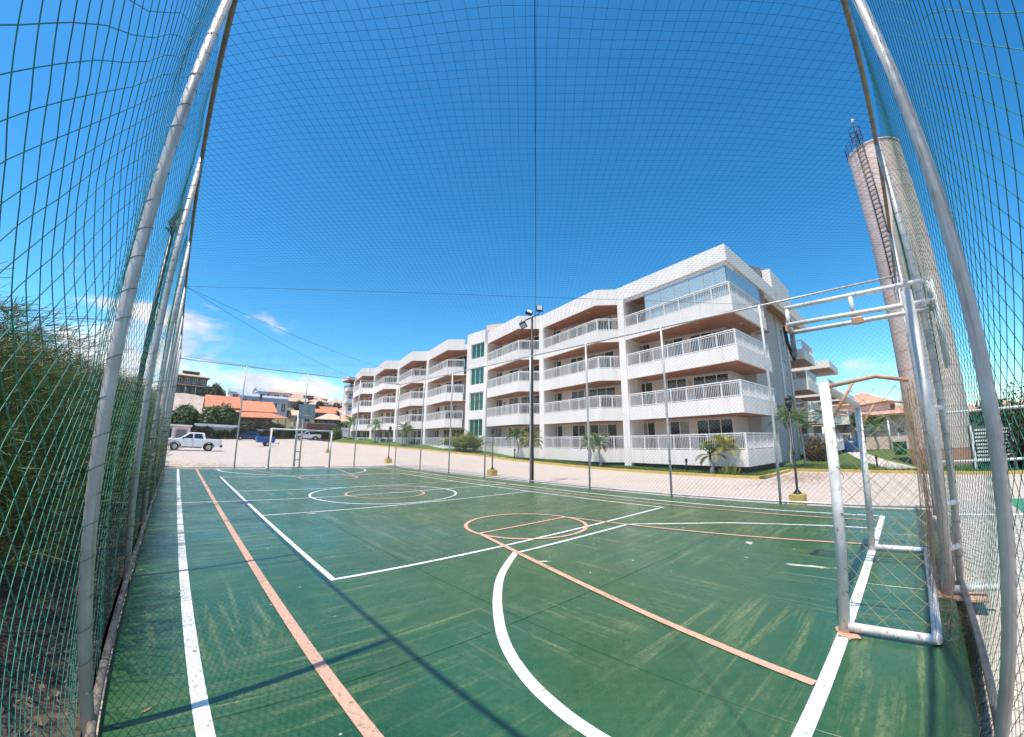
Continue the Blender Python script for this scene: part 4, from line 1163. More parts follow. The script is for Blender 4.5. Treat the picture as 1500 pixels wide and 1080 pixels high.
hh = [
 ('small terrace house with grey roof nearest the hill palms', 10.4, 122, 10.6, 2.6, 6, 2.6, 0, m_white, m_greyroof, 'gable', 1.1, 1, 1, .15),
 ('terrace house whose tall white gable stands over the orange roof', 12.6, 121, 10.2, 3.0, 6, 2.5, -.1, m_white, m_greyroof, 'gable', 1.5, 1, 1, .15),
 ('grey shed roofed terrace house with two tiny windows', 13.4, 116, 9.0, 4.6, 6, 2.9, -.1, m_greywall, m_greyroof, 'shed', 1.2, 2, 1, .1),
 ('white gabled house squeezed between grey houses on the hill', 16.9, 124, 11.2, 2.4, 6, 3.0, .1, m_white, m_greyroof, 'gable', 1.1, 1, 1, .15),
 ('large blue grey wall house with small square windows', 19.4, 114, 7.0, 6.0, 8, 4.6, -.15, m_greywall, m_greyroof, 'shed', 1.2, 3, 1, .15),
 ('house with wide salmon roof on the crest above the blue grey wall', 22.6, 131, 12.2, 7.6, 7, 2.6, -.15, m_white, m_tilepink, 'hip', 1.3, 3, 1),
 ('small brown roofed house under the crest roof', 25.2, 124.5, 9.6, 4.0, 6, 2.6, -.2, m_pink, m_tilepale, 'gable', 1.2, 2, 1),
 ('low villa with long pale roof along the crest', 33.6, 152, 14.4, 9.5, 7, 2.4, -.15, m_dark, m_tilepale, 'hip', 1.4, 4, 1),
 ('cream house left of the tan tower wall', 29.6, 133, 10.4, 4.6, 7, 2.6, -.2, m_white, m_tilepale, 'gable', 1.3, 2, 1),
 ('villa with stacked pale roofs near the top right of the hill', 41, 154, 13.6, 6.4, 7, 2.6, -.25, m_pink, m_tilepink, 'hip', 1.4, 3, 1),
 ('salmon roofed house at the right end of the crest', 48.2, 153, 12.6, 6.0, 7, 2.6, -.25, m_white, m_tilepink, 'hip', 1.5, 3, 1),
 ('tan house with blank square end wall', 36, 124, 8.6, 2.4, 5, 3.2, -.2, mat('tan_wall', (.52,.33,.19), .85), m_concrete, 'flat', 0, 1, 1),
 ('peach gabled house behind the far basketball board', 24.2, 104.5, 5.2, 4.2, 6, 2.0, -.1, m_pink, m_tilepale, 'gable', 1.3, 2, 1),
 ('house with broad peach roof right of the basketball board', 29.2, 97, 4.0, 6.6, 6, 2.2, -.2, m_dark, m_tilepale, 'hip', 1.6, 3, 1),
 ('pale roofed bungalow next to the distant white block', 34.0, 91.5, 3.0, 7.0, 6, 2.8, -.25, m_pink, m_tilepale, 'gable', 1.7, 3, 1),
 ('cream cottage low on the slope behind the boundary hedge', 41, 128, 9.0, 5.0, 6, 2.4, -.2, m_white, m_tilepink, 'gable', 1.4, 2, 1),
 ('pink cottage halfway up the slope between two pale roofs', 37.6, 139, 11.4, 5.0, 6, 2.4, -.2, m_pink, m_tilepale, 'hip', 1.4, 2, 1),
 ('dark walled cottage with wide eaves above the tan house', 34.2, 131, 10.0, 4.4, 5, 2.2, -.2, m_dark, m_tilepale, 'hip', 1.2, 2, 1),
 ('narrow white house with salmon roof below the crest villa', 30.6, 143, 12.8, 4.4, 5, 2.3, -.2, m_white, m_tilepink, 'gable', 1.1, 2, 1),
 ('pale roofed house stepping down from the crest, second from the right', 44.6, 143, 11.6, 5.0, 5, 2.3, -.25, m_dark, m_tilepale, 'hip', 1.2, 2, 1),
 ('last cottage before the distant block, under the salmon crest roof', 49.5, 142, 10.4, 4.8, 5, 2.4, -.25, m_white, m_tilepale, 'gable', 1.2, 2, 1),
 ('brick red roofed shed above the broad peach roof', 30.4, 106, 6.4, 4.4, 5, 2.0, -.2, m_dark, m_tile, 'shed', 1.2, 2, 1),
 ('pale shed roofed house above the bungalow', 36.6, 104, 6.2, 5.0, 5, 2.2, -.2, m_white, m_tilepale, 'shed', 1.3, 2, 1),
]
HL = ['white cottage with pale roof just left of the narrow salmon roofed house', 'dark cottage with salmon roof in front of the long crest villa', 'pink cottage with orange roof behind the long crest villa',
 'white cottage with pale roof between the two crest villas', 'dark cottage with salmon roof at the very right end of the crest', 'pink cottage with orange roof below the stacked pale roof villa',
 'white cottage with salmon roof above the cream cottage', 'dark cottage with pale roof just above the bungalow', 'pink cottage with orange roof in front of the tan house', 'white cottage with salmon roof peeping behind the wide crest roof']
for i_, (x_, y_, k_) in enumerate([(26.5,146,0),(38,147,1),(35.5,158,2),(45.5,160,0),(51.5,158,1),(41.2,148,2),(46.5,134,1),(39.4,116,0),(33.2,113,2),(22.8,141,1)]):
    house(HL[i_], x_, y_, zg(x_, y_)+.3, 4.2, 4.5, 2.1, -.2+.1*(i_ % 3), [m_white, m_dark, m_pink][i_ % 3], [m_tilepale, m_tilepink, m_tile][k_], 'hip' if i_ % 2 else 'gable', 1.1, 2, 1)
for a in hh: house(*a[:14], **({'ov': a[14]} if len(a) > 14 else {}))
ORG[0] = Vector((0,0,0))
t = thing('wall', 'low red brick coloured garden wall behind the hedge', 'wall', (23.6, 83.8, 2))
MB().box(20.6, 26.6, 83.6, 84.0, 1.0, 4.7).build('wall_panel', mat('red_wall', (.34,.12,.08), .85), t)
MB().box(20.5, 26.7, 83.5, 84.1, 4.705, 4.85).build('wall_coping', m_concrete, t)
tag(t, kind='structure')
# boundary wall overgrown with hedge, its pale coping, the gate kiosk
t = thing('wall', 'pale boundary wall showing above the overgrown hedge', 'wall', (6, 79.6, 1))
MB().box(-8, 26, 79.3, 79.6, .2, 3.0).build('wall_panel', m_concrete, t)
MB().box(.8, 7.6, 79.2, 79.7, 3.005, 3.45).build('wall_coping', m_white, t)
tag(t, kind='structure')
k = thing('gate_kiosk', 'small white gate kiosk with dark roller door at the end of the hedge', 'kiosk', (-1.1, 76, .7))
MB().box(-2.4, .2, 75.6, 78.2, .4, 2.75).build('wall', m_pink, k)
MB().box(-2.7, .4, 75.2, 78.4, 2.755, 3.0).build('roof', m_white, k)
MB().box(-1.75, -.35, 75.55, 75.597, .5, 2.2).build('roller_door', mat('grey_roller_door', (.16,.16,.17), .6), k)
for x in (-2.15, .02): MB().box(x-.14, x+.14, 75.48, 75.597, .5, 2.6).build('pilaster', m_white, k)
s = thing('billboard', 'small white notice board on legs beside the far end of the flats', 'sign', (24.1, 71, 1.2))
Mx = Matrix.Translation((24.1, 71, 0)) @ Matrix.Rotation(-.25, 4, 'Z')
MB().box(-.85, .85, -.04, .04, 2.05, 3.75, Mx).build('board', m_white2, s)
for x in (-.7, .7): MB().box(x-.05, x+.05, -.03, .03, 1.0, 2.04, Mx).build('leg', m_black, s)
mb = MB()     # dark scrawled row of characters, too small to read
for j in range(5):
    x = -.62+j*.27; mb.tube([tuple(Mx @ Vector((x+a, -.052, 3.25+b))) for a, b in ((0,-.1),(0,.1),(.08,.14),(.15,.05),(.15,-.1))], .018, 4)
mb.build('painted_letters', m_black, s)
# ------------------------------------------------------------------ trees and plants
def needle_crown(n, rx, ry, z0, z1, seed, tip=.5):
    """feathery casuarina crown: sprays of long thin drooping-up needles on arching twigs"""
    rng = np.random.default_rng(seed)
    V, F, T = [], [], []
    nt = n//26
    base = 0
    VV = []
    for i in range(nt):
        # spray root inside the crown, pointing out and up
        a = rng.uniform(0, 2*np.pi); zr = rng.random()**.8
        prof = math.sin(math.pi*min(.98, .22+.70*zr))**.7
        rr = rng.random()**.5
        p = np.array([rx*prof*rr*math.cos(a), ry*prof*rr*math.sin(a), z0+(z1-z0)*zr])
        p[:2] += .25*np.array([math.sin(3*zr+i), math.cos(2.1*zr+i*.7)])
        d = np.array([math.cos(a)*rr, math.sin(a)*rr, .75+rng.normal(0, .25)])+rng.normal(0, .28, 3); d /= np.linalg.norm(d)
        L = rng.uniform(.25, .6)*(1.25 if zr > .8 else 1)
        for k in range(26):
            s = rng.random(); q = p+d*L*s
            e = d*.75+rng.normal(0, .42, 3); e[2] -= .12; e /= np.linalg.norm(e)
            l = rng.uniform(.10, .24)
            w = np.cross(e, rng.normal(0, 1, 3)); w = w/np.linalg.norm(w)*rng.uniform(.0018, .0042)
            mid = q+e*l*.55; end = q+e*l+np.array([0, 0, -.035*l])
            VV.append((q-w, q+w, mid+w*.8, end, mid-w*.8))
    A = np.array(VV).reshape(-1, 3); m = len(VV)
    i = np.arange(m)[:, None]*5
    F = np.concatenate([i+np.array([0, 1, 2, 4])])
    F2 = i+np.array([4, 2, 3, 3])
    tri = np.concatenate([i+np.array([0,1,2]), i+np.array([0,2,4]), i+np.array([4,2,3])])
    return A, tri
def plumes(n, rx, ry, z1, seed):
    """bare brown flower plumes waving above the crown"""
    rng = np.random.default_rng(seed); L = []
    for i in range(n):
        a = rng.uniform(0, 2*np.pi); r = rng.random()**.5
        p = np.array([rx*.8*r*math.cos(a), ry*.9*r*math.sin(a), z1-.35-rng.random()*.3])
        d = np.array([.55+rng.normal(0, .25), .5+rng.normal(0, .35), .9]); d /= np.linalg.norm(d)
        l = rng.uniform(.5, 1.1); t = np.linspace(0, 1, 7)[:, None]
        q = p+d*l*t+np.array([.25, .22, -.22])*l*(t**2)
        L.append(q)
        for k in range(5):
            s = rng.integers(2, 6); e = d+rng.normal(0, .3, 3); e /= np.linalg.norm(e)
            L.append(np.stack([q[s], q[s]+e*.12, q[s]+e*.26+np.array([.03, .03, -.02])]))
    return L
def casuarina(label, x, y, h, seed, first, n=52000, sx=1.4, sy=1.9):
    t = thing('feathery_tree', label, 'tree', (x, y, zg(x, y)+.08), 'feathery trees behind the pole fence', local=True)
    t.rotation_euler = (0, 0, random.uniform(-.4, .4))
    s = h/3.9*.86
    if first is None:
        tr = MB(); tr.tube([(0,0,-.1),(.05,.03,.9),(-.03,.1,1.9),(.05,.05,3.0)], [.10,.075,.05,.02], 9)
        for k in range(14):
            a = k*2.4; z = .35+k*.19; l = random.uniform(.7, 1.25)
            tr.tube([(0,.03,z),(l*.5*math.cos(a), l*.6*math.sin(a), z+.22),(l*math.cos(a), l*1.1*math.sin(a), z+.65)], [.03,.02,.006], 6)
        trunk = tr.build('trunk', m_bark, t)
        V, F = needle_crown(n, sx, sy, .25, 3.7, seed); crown = mesh_np('crown', V, F, m_needle, t)
        V, F = strands(plumes(38, sx, sy, 3.75, seed+50), .0035); pl = mesh_np('plume', V, F, m_twig, t, 'stuff')
        t.scale = (1, 1, s)
        return t, (trunk, crown, pl)
    for o in first:
        c = o.copy(); COL.objects.link(c); c.parent = t
    t.scale = (random.uniform(.92, 1.08), random.uniform(.95, 1.1), s)
    return t, first
ORG[0] = Vector((0,0,0))
spots = [(-3.72,-.3,2.85,'feathery tree nearest the camera behind the pole fence'),(-3.6,2.3,2.9,'second feathery tree along the pole fence from the camera'),(-3.55,5.0,3.05,'third feathery tree along the pole fence from the camera'),
  (-3.55,8.0,3.2,'feathery tree beside the black floodlight pole'),(-3.55,11.0,3.4,'feathery tree just past the black floodlight pole'),(-3.9,14.2,3.5,'feathery tree at the far end of the pole fence'),
  (-3.8,17.4,3.6,'feathery tree at the far fence corner'),(-4.0,20.9,3.7,'feathery tree standing past the far fence corner by the parking'),(-4.3,24.6,3.8,'last feathery tree of the row, out by the white pickup')]
pa = pb = None
for i, (x, y, h, lab) in enumerate(spots):
    if i % 2 == 0: _, pa = casuarina(lab, x, y, h, 21, pa)
    else: _, pb = casuarina(lab, x, y, h, 22, pb)
for i, (x, y, h, lab) in enumerate([(-6.2,2.2,3.5,'taller feathery tree in the back row level with the second fence post'),(-6.4,5.6,3.6,'taller feathery tree in the back row level with the third fence post'),(-6.3,9.4,3.7,'taller feathery tree in the back row by the floodlight'),(-6.6,13.5,4.0,'taller feathery tree in the back row near the far fence corner')]):
    casuarina(lab, x, y, h, 22, pb if i % 2 else pa)

def leaf_crown(n, rx, ry, rz, seed, size=.16, lobes=9):
    """leaf quads spread on and in an uneven set of lobes"""
    rng = np.random.default_rng(seed)
    C = rng.normal(0, 1, (lobes, 3)); C /= np.linalg.norm(C, axis=1)[:, None]; C *= .52; C[:, 2] = np.abs(C[:, 2])*.9-.1
    R = rng.uniform(.38, .62, lobes)
    k = rng.integers(0, lobes, n); d = rng.normal(0, 1, (n, 3)); d /= np.linalg.norm(d, axis=1)[:, None]
    P = C[k]+d*(R[k]*(rng.random(n)**.28))[:, None]+rng.normal(0, .03, (n, 3))
    P *= np.array([rx, ry, rz])
    nrm = d+rng.normal(0, .5, (n, 3)); nrm[:, 2] += .4; nrm /= np.linalg.norm(nrm, axis=1)[:, None]
    u = np.cross(nrm, rng.normal(0, 1, (n, 3))); u /= np.linalg.norm(u, axis=1)[:, None]; v = np.cross(nrm, u)
    s = size*rng.uniform(.5, 1.2, n)[:, None]
    Q = np.stack([P-u*s, P-v*s*.5, P+u*s, P+v*s*.5], 1).reshape(-1, 3)
    return Q, np.arange(n*4).reshape(-1, 4)
LC = {}
def bush(label, x, y, z, rx, ry, rz, m, group, seed, n=5200, size=.2, name='round_bush', cat='bush', trunk=.6, rot=0):
    t = thing(name, label, cat, (x, y, z), group, rot, local=True)
    key = (seed, m.name)
    if key not in LC:
        V, F = leaf_crown(n, 1, 1, 1, seed, size/max(rx, rz))
        tr = MB(); tr.tube([(0,0,-.5),(.02,.01,.2),(.0,.05,.6)], [.07,.05,.02], 8)
        for k in range(6): a = k*1.05; tr.tube([(0,0,0),(.25*math.cos(a),.25*math.sin(a),.3),(.5*math.cos(a),.5*math.sin(a),.5)], [.03,.02,.005], 6)
        LC[key] = (mesh_np('crown', V, F, m), tr.build('trunk', m_bark))
        a, b = LC[key]
    else: a, b = (o.copy() for o in LC[key]); COL.objects.link(a); COL.objects.link(b)
    for o in (a, b): o.parent = t; o.matrix_parent_inverse = Matrix()
    a.location = (0, 0, .35); t.scale = (rx, ry, rz)
    return t
gb = 'bushes and trees on the slope'
bush('big round green bush in front of the orange tiled roof', 4.9, 87, 2.4, 3.6, 3, 4.6, m_leaf, gb, 1, 6500, .42)
bush('round green bush below the bare sand slope', -.6, 87.5, 1.9, 3.1, 3, 4.4, m_leaf, gb, 2, 6500, .42)
bush('green bush half hidden by the pole fence, left of the sand slope', -5.5, 88, 1.8, 3.4, 3, 4.2, m_leaf, gb, 1, rot=2)
bush('dark tree between the hilltop villa and the sand slope', 4.2, 128, 10.5, 2.6, 2.6, 3.6, m_leafdark, gb, 3, 5200, .4, 'dark_tree', 'tree')
bush('dark tree against the right wall of the hilltop villa', 6.5, 130, 11.2, 2.4, 2.4, 4.0, m_leafdark, gb, 3, rot=1, name='dark_tree', cat='tree')
bush('dark shrub peeping over the orange roof ridge', 16.2, 109, 7.4, 1.9, 1.4, 1.6, m_leafdark, gb, 4, 3000, .3, 'dark_tree', 'tree')
bush('dark shrub at the left end of the grey terrace', 8.6, 112, 7.7, 1.5, 1.5, 2.0, m_leafdark, gb, 4, rot=1.2, name='dark_tree', cat='tree')
bush('green tree between the tan wall and the pale roofs', 38.5, 122, 8.2, 2.8, 2.6, 3.8, m_leafdark, gb, 3, rot=2.1, name='dark_tree', cat='tree')
bush('green tree right of the far basketball board', 30, 90.5, 2.3, 2.4, 2.2, 2.6, m_leafdark, gb, 4, rot=.5, name='dark_tree', cat='tree')
bush('green tree low on the slope under the brown roof', 27.5, 113, 6.8, 2.4, 2.2, 2.8, m_leafdark, gb, 3, rot=3, name='dark_tree', cat='tree')
for i_, (x_, y_) in enumerate([(20.5,118),(27,119),(32.5,119),(36,112),(44,135),(26,138)]):
    bush(['green tree between the blue grey wall and the brown roofed house','green tree in front of the cream house on the slope','green tree below the dark walled cottage','green tree above the pale shed roof','green tree near the right end of the slope','green tree under the crest villa'][i_], x_, y_, zg(x_, y_)-.2, 1.7, 1.6, 2.3+.3*(i_ % 3), m_leafdark, gb, 3 if i_ % 2 else 4, rot=i_*1.1, name='dark_tree', cat='tree')
bush('yellow green shrub beside the notice board', 22.3, 70, 1.2, 1.3, 1.3, 2.4, m_frond, gb, 5, 2600, .25, 'shrub')
bush('olive shrub against the boundary wall left of the orange house', 9.8, 80.6, 2.6, 2.6, 1.1, 1.6, m_hedge, gb, 6, 3000, .3, 'shrub')
bush('olive shrub against the boundary wall under the veranda roof', 14.2, 80.8, 2.6, 2.8, 1.1, 1.5, m_hedge, gb, 6, rot=.4, name='shrub')
bush('dark broad tree past the court corner on the east side', 24.6, -10.6, -.3, 2.4, 2.2, 3.4, m_leafdark, gb, 7, 14000, .12, 'dark_tree', 'tree')
bush('dark tree in front of the pink annex on the east side', 33.5, -9.6, -.3, 1.8, 1.6, 3.0, m_leafdark, gb, 4, rot=2.5, name='dark_tree', cat='tree')
bush('brown leaved shrub at the foot of the end wall', 33.8, .9, -.2, 1.2, 1.0, 1.9, leaf_mat('reddish_shrub_leaves', (.20,.11,.06), (.06,.07,.025)), gb, 8, 6000, .11, 'shrub')

# hedge grown over the boundary wall
mb_n = 16000; rng = np.random.default_rng(9)
xs = rng.uniform(-7.5, 25.8, mb_n); zz = rng.random(mb_n)**.8
P = np.stack([xs, 79.1-.35*rng.random(mb_n)-.25*np.sin(xs*1.3)**2, np.array([zg(x, 78.8) for x in xs])+.05+zz*(1.75+.35*np.sin(xs*.9)+.2*np.sin(xs*2.7))], 1)
nrm = rng.normal(0, .6, (mb_n, 3))+np.array([0, -1, .3]); nrm /= np.linalg.norm(nrm, axis=1)[:, None]
u = np.cross(nrm, rng.normal(0, 1, (mb_n, 3))); u /= np.linalg.norm(u, axis=1)[:, None]; v = np.cross(nrm, u); s_ = rng.uniform(.07, .2, (mb_n, 1))
h = thing('hedge', 'long dark olive hedge along the far side of the parking lot', 'hedge', (9, 79, .9))
mesh_np('foliage', np.stack([P-u*s_, P-v*s_*.6, P+u*s_, P+v*s_*.6], 1).reshape(-1, 3), np.arange(mb_n*4).reshape(-1, 4), m_hedge, h, 'stuff')
mb = MB()
for k in range(34): mb.tube([(-7+k, 79.15, .3), (-7+k+random.uniform(-.2,.2), 79.1, 2.2)], .05, 5)
mb.build('stem', m_bark, h, 'stuff')
# sand slope under the villa
mb = MB()
N1, N2 = 16, 10
V = []
for j in range(N2):
    for i in range(N1):
        x = -7+i*.75; y = 106.5+j*1.1; V.append((x, y, zg(x, y)+.5+.6*math.sin(j*1.2+i*.5)*.3+j*.17+random.uniform(-.15,.15)))
F = [(j*N1+i, j*N1+i+1, (j+1)*N1+i+1, (j+1)*N1+i) for j in range(N2-1) for i in range(N1-1)]
ORG[0] = Vector((0,0,0)); mesh_np('sand_slope', V, F, m_sand, None, 'structure', smooth=False)

def frond(mb, p0, az, el, L, droop, n=20, w=.34, twist=0.0):
    """arching palm frond: rachis with paired leaflets"""
    P = []; p = Vector(p0); e = el
    for k in range(n+1):
        P.append(p.copy()); p = p+Vector((math.cos(az)*math.cos(e), math.sin(az)*math.cos(e), math.sin(e)))*(L/n); e -= droop/n*(.4+1.4*k/n)
    mb.tube(P, [.014*(1-.85*k/n)+.003 for k in range(n+1)], 4, False)
    side = Vector((-math.sin(az), math.cos(az), 0))
    for k in range(3, n+1):
        f = k/n; l = w*math.sin(math.pi*min(1, .18+.80*f))**.8
        t = (P[k]-P[k-1]).normalized()
        for s in (-1, 1):
            d = (side*s*.85+t*.62+Vector((0, 0, -.10-.25*f+random.uniform(-.12,.12)))).normalized()
            a = P[k]; b = a+d*l*.5+Vector((0,0,.012)); c = a+d*l+Vector((0, 0, -.10*l)); ww = t*.028*(1 if L > 1 else .7)
            mb.quad(a-ww*.5, b-ww, b+ww, a+ww*.5); mb.tri(b-ww, c, b+ww)
def make_palm(h, L, nf, m, lean=.15, w=.34, seed=0, bulge=True):
    random.seed(seed)
    tr = MB(); n = 8; pts = [(lean*(k/n)**2*h*.4, .06*math.sin(k), h*k/n) for k in range(n+1)]
    tr.tube(pts, [.075*(1-.45*k/n)*(1.5 if k == 0 and bulge else 1) for k in range(n+1)], 9)
    for k in range(1, int(h/.09)): 
        f = k*.09/h; tr.tube([(lean*f*f*h*.4, 0, h*f-.008), (lean*f*f*h*.4, 0, h*f+.008)], .075*(1-.45*f)+.006, 9)
    cs = Vector(pts[-1]); tr2 = MB(); tr2.tube([cs-Vector((0,0,.05)), cs+Vector((0,0,.28))], [.05,.03], 8)
    cr = MB()
    for k in range(nf):
        el = 1.25-1.35*(k/nf)+random.uniform(-.12,.12); frond(cr, cs+Vector((0,0,.22-.14*k/nf)), k*2.399+random.uniform(-.2,.2), el, L*random.uniform(.85,1.1), 1.25+.5*(k/nf), w=w)
    return tr, tr2, cr
PALMS = {}
def palm(label, x, y, z, kind, group, rot=0.0, sc=1.0, m=None):
    t = thing('palm_tree', label, 'palm', (x, y, z), group, rot, local=True)
    if kind not in PALMS:
        h, L, nf, mm, lean, w, seed = {'small': (1.35, 1.05, 13, m_frond, .25, .30, 3), 'yellow': (1.15, 1.05, 15, m_frondyellow, .2, .34, 4), 'tall': (3.4, 1.6, 15, m_frond, .10, .45, 5), 'coco': (6.0, 3.0, 15, m_leafdark, .25, .8, 6), 'mini': (.55, .75, 9, m_frond, .2, .22, 8)}[kind]
        a, b, c = make_palm(h, L, nf, mm, lean, w, seed)
        PALMS[kind] = [a.build('trunk', m_palmtrunk, t), b.build('crownshaft', m_frond, t), c.build('crown', mm, t)]
        for o in PALMS[kind]: o.parent = t
    else:
        for o in PALMS[kind]: c = o.copy(); COL.objects.link(c); c.parent = t
    t.scale = (sc, sc, sc)
    return t
gp = 'small palms along the apartment block'
palm('yellowish palm in front of the nearest ground floor balcony', 19.75, 2.75, zbank(19.7, 2.7), 'yellow', gp, 0.4, 1.0)
palm('little green palm left of the yellowish one', 19.75, 3.5, zbank(19.7, 3.3), 'mini', gp, 1.0, 1.35)
palm('left of two slender palms before the second bay of balconies', 19.6, 11.35, zbank(19.6, 11.4), 'small', gp, 0.5, .95)
palm('right of two slender palms before the second bay of balconies', 19.6, 10.55, zbank(19.6, 10.5), 'small', gp, 2.6, 1.0)
palm('green palm before the third bay, beside the floodlight pole', 19.7, 18.4, zbank(19.7, 18.4), 'small', gp, 1.4, 1.12)
palm('yellow tipped palm right beside the floodlight pole', 19.9, 17.0, zbank(19.8, 17), 'yellow', gp, 3.0, 1.1)
palm('small palm before the fifth bay of balconies', 20.2, 39.2, zbank(20.2, 39.2), 'small', gp, .2, 1.3)
palm('lower twin palm before the fifth bay of balconies', 20.3, 37.9, zbank(20.2, 37.9), 'small', gp, 2.2, 1.1)
palm('small palm before the sixth bay of balconies', 20.3, 47.6, zbank(20.3, 47.6), 'small', gp, 4.2, 1.45)
palm('palm at the far end of the flats', 20.6, 58.5, zbank(20.6, 58.5), 'small', gp, 5.2, 1.7)
palm('tall pale trunked palm beside the downpipes on the end lawn', 25.9, 1.0, zbank(25.9, .9), 'tall', gp, .3, .82)
palm('second tall palm standing close to the end wall corner', 27.4, .55, zbank(27.3, .5), 'tall', gp, 2.0, .80)
palm('palm in front of the stepped end balconies', 36.5, .5, zbank(36, .5), 'tall', gp, 3.4, .95)
palm('bushy palm left of the pink villa', 56.5, -.2, zbank(56, -.2), 'small', gp, 1.1, 2.2)
palm('low palm in front of the pink villa wall', 58.5, -1.9, zbank(58, -1.9), 'small', gp, 2.9, 1.9)
gc = 'coconut palms on the hill'
palm('windswept coconut palm beside the hilltop villa', 5.6, 121, 10.2, 'coco', gc, .2, .62)
palm('shorter coconut palm leaning towards the villa', 4.0, 122, 10.4, 'coco', gc, 2.7, .52)
palm('coconut palm at the left edge of the grey terrace', 7.6, 120.5, 9.6, 'coco', gc, 4.0, .42)
# clump of arching cane palms by the stair tower
random.seed(12)
t = thing('cane_palm_clump', 'wide bushy clump of arching palms below the green stair windows', 'palm clump', (20.35, 26.3, zbank(20.3, 26.3)), local=True)
for dy, lab in ((-1.3, 0), (0.2, 1), (1.4, 2)):
    c = MB()
    for k in range(26): frond(c, (random.uniform(-.25,.25), dy+random.uniform(-.4,.4), .05), random.uniform(0,6.28), random.uniform(.75,1.45), random.uniform(1.7,2.7), random.uniform(1.0,1.7), w=.42)
    c.build('frond_clump', m_frondyellow if lab == 1 else m_frond, t)
    s = MB()
    for k in range(7): s.tube([(random.uniform(-.2,.2), dy+random.uniform(-.3,.3), -.1), (random.uniform(-.3,.3), dy+random.uniform(-.4,.4), .8)], .025, 6)
    s.build('cane', m_palmtrunk, t, 'stuff')
random.seed(31)
t = thing('potted_plant', 'leafy plant on the nearest third floor balcony by the pillar', 'plant', (22.6, 8.9, 5.86), local=True)
MB().lathe([(0,0),(.16,0),(.22,.38),(.19,.38),(0,.34)], (0,0,0), 14).build('pot', m_rustgoal, t)
mb = MB()
for k in range(260):
    a = random.uniform(0,6.28); r = abs(random.gauss(0,.28)); z = .4+abs(random.gauss(.35,.35)); w = random.uniform(.04,.09)
    c = Vector((r*math.cos(a), r*math.sin(a), z)); d = Vector((math.cos(a), math.sin(a), random.uniform(-.4,.5)))*w*1.6; s_ = Vector((-math.sin(a), math.cos(a), .2))*w
    mb.quad(c-s_*.5, c+d, c+s_*.5, c-d*.3)
mb.build('foliage', m_frond, t, 'stuff')
# tufts of spiky leaves at the foot of the yellow palm
t = thing('spiky_plant', 'spiky leaved plant at the foot of the yellowish palm', 'plant', (19.55, 2.6, zbank(19.5, 2.6)), local=True)
mb = MB()
for k in range(60):
    a = random.uniform(0, 6.28); e = random.uniform(.6, 1.4); l = random.uniform(.4, .75); bx, by = random.uniform(-.25,.25), random.uniform(-.4,.4); w = .02
    c = Vector((bx, by, 0)); d = Vector((math.cos(a)*math.cos(e), math.sin(a)*math.cos(e), math.sin(e))); s = Vector((-math.sin(a), math.cos(a), 0))*w
    mb.quad(c-s, c+s, c+d*l*.6+s, c+d*l*.6-s); mb.tri(c+d*l*.6-s, c+d*l*.6+s, c+d*l+Vector((0,0,-.08)))
mb.build('leaf_cluster', m_frondyellow, t)

# ------------------------------------------------------------------ lamps
fl = thing('floodlight_pole', 'tall black pole with three square floodlights at the court edge', 'floodlight', (10.15, 7.15, -.15))
px_, py_ = 10.15, 7.15
MB().tube([(px_,py_,-.15),(px_,py_,3.5),(px_,py_,7.0)], [.065,.058,.05], 12).build('pole', m_black, fl)
MB().bevbox(px_-.16, px_+.16, py_-.16, py_+.16, -.2, -.11, .02).build('base_plate', m_black, fl)
MB().tube([(px_-.16,py_+.30,6.88),(px_,py_,7.0),(px_+.14,py_-.28,7.10)], .03, 8).build('cross_arm', m_black, fl)
def flood(par, c, yaw, tilt, roll=0, s=.30):
    Mx = Matrix.Translation(c) @ Matrix.Rotation(yaw, 4, 'Z') @ Matrix.Rotation(roll, 4, 'Y') @ Matrix.Rotation(tilt, 4, 'X')
    o = MB().bevbox(-s/2, s/2, -.05, .05, -s/2, s/2, .02, Mx).build('floodlight_head', m_black, par)
    l = MB(); l.box(-s*.38, s*.38, -.062, -.052, -s*.30, s*.40, Mx); l.build('lens', m_light, o)
    b = MB(); b.box(-.02, .02, -.02, .02, -s*.75, -s*.45, Mx); b.box(-.12, .12, .052, .09, -.1, .1, Mx); b.build('bracket', m_black, o)
flood(fl, (px_+.16, py_-.30, 7.38), -.6, -.10)
flood(fl, (px_-.06, py_+.12, 7.24), -.75, -.75, .35)
flood(fl, (px_-.22, py_+.34, 6.66), 2.2, 2.6, .4)
l2 = thing('floodlight_pole', 'black floodlight pole standing among the feathery trees', 'floodlight', (-2.42, 6.1, 0))
MB().tube([(-2.42,6.1,0),(-2.42,6.1,3),(-2.42,6.1,6.05)], [.06,.055,.045], 10).build('pole', m_black, l2)
flood(l2, (-2.38, 6.1, 6.35), 1.4, .35, .1, .46)
MB().tube([(-2.55,5.9,6.02),(-2.25,6.35,6.1)], .025, 8).build('cross_arm', m_black, l2)
def garden_lamp(label, x, y, h, first):
    z = zg(x, y)
    t = thing('garden_lamp', label, 'lamp post', (x, y, z), 'black lamp posts on yellow blocks', local=True)
    MB().bevbox(-.19, .19, -.19, .19, -.1, .30, .015).build('base_block', m_yellow, t)
    MB().tube([(0,0,.302),(0,0,.33),(0,0,.42),(0,0,h-.25)], [.12,.10,.032,.028], 10).build('post', m_black, t)
    MB().lathe([(.03,h-.27),(.05,h-.25),(.075,h-.22),(.085,h-.02),(.105,h),(.03,h+.09),(0,h+.1)], (0,0,0), 12).build('lantern', m_black, t)
    MB().lathe([(.05,h-.2),(.088,h-.19),(.093,h-.04),(.05,h-.03)], (0,0,0), 12).build('lamp_glass', m_trim, t)
    return t
garden_lamp('black lamp post on yellow block nearest the goal', 10.95, -2.2, 2.85, None)
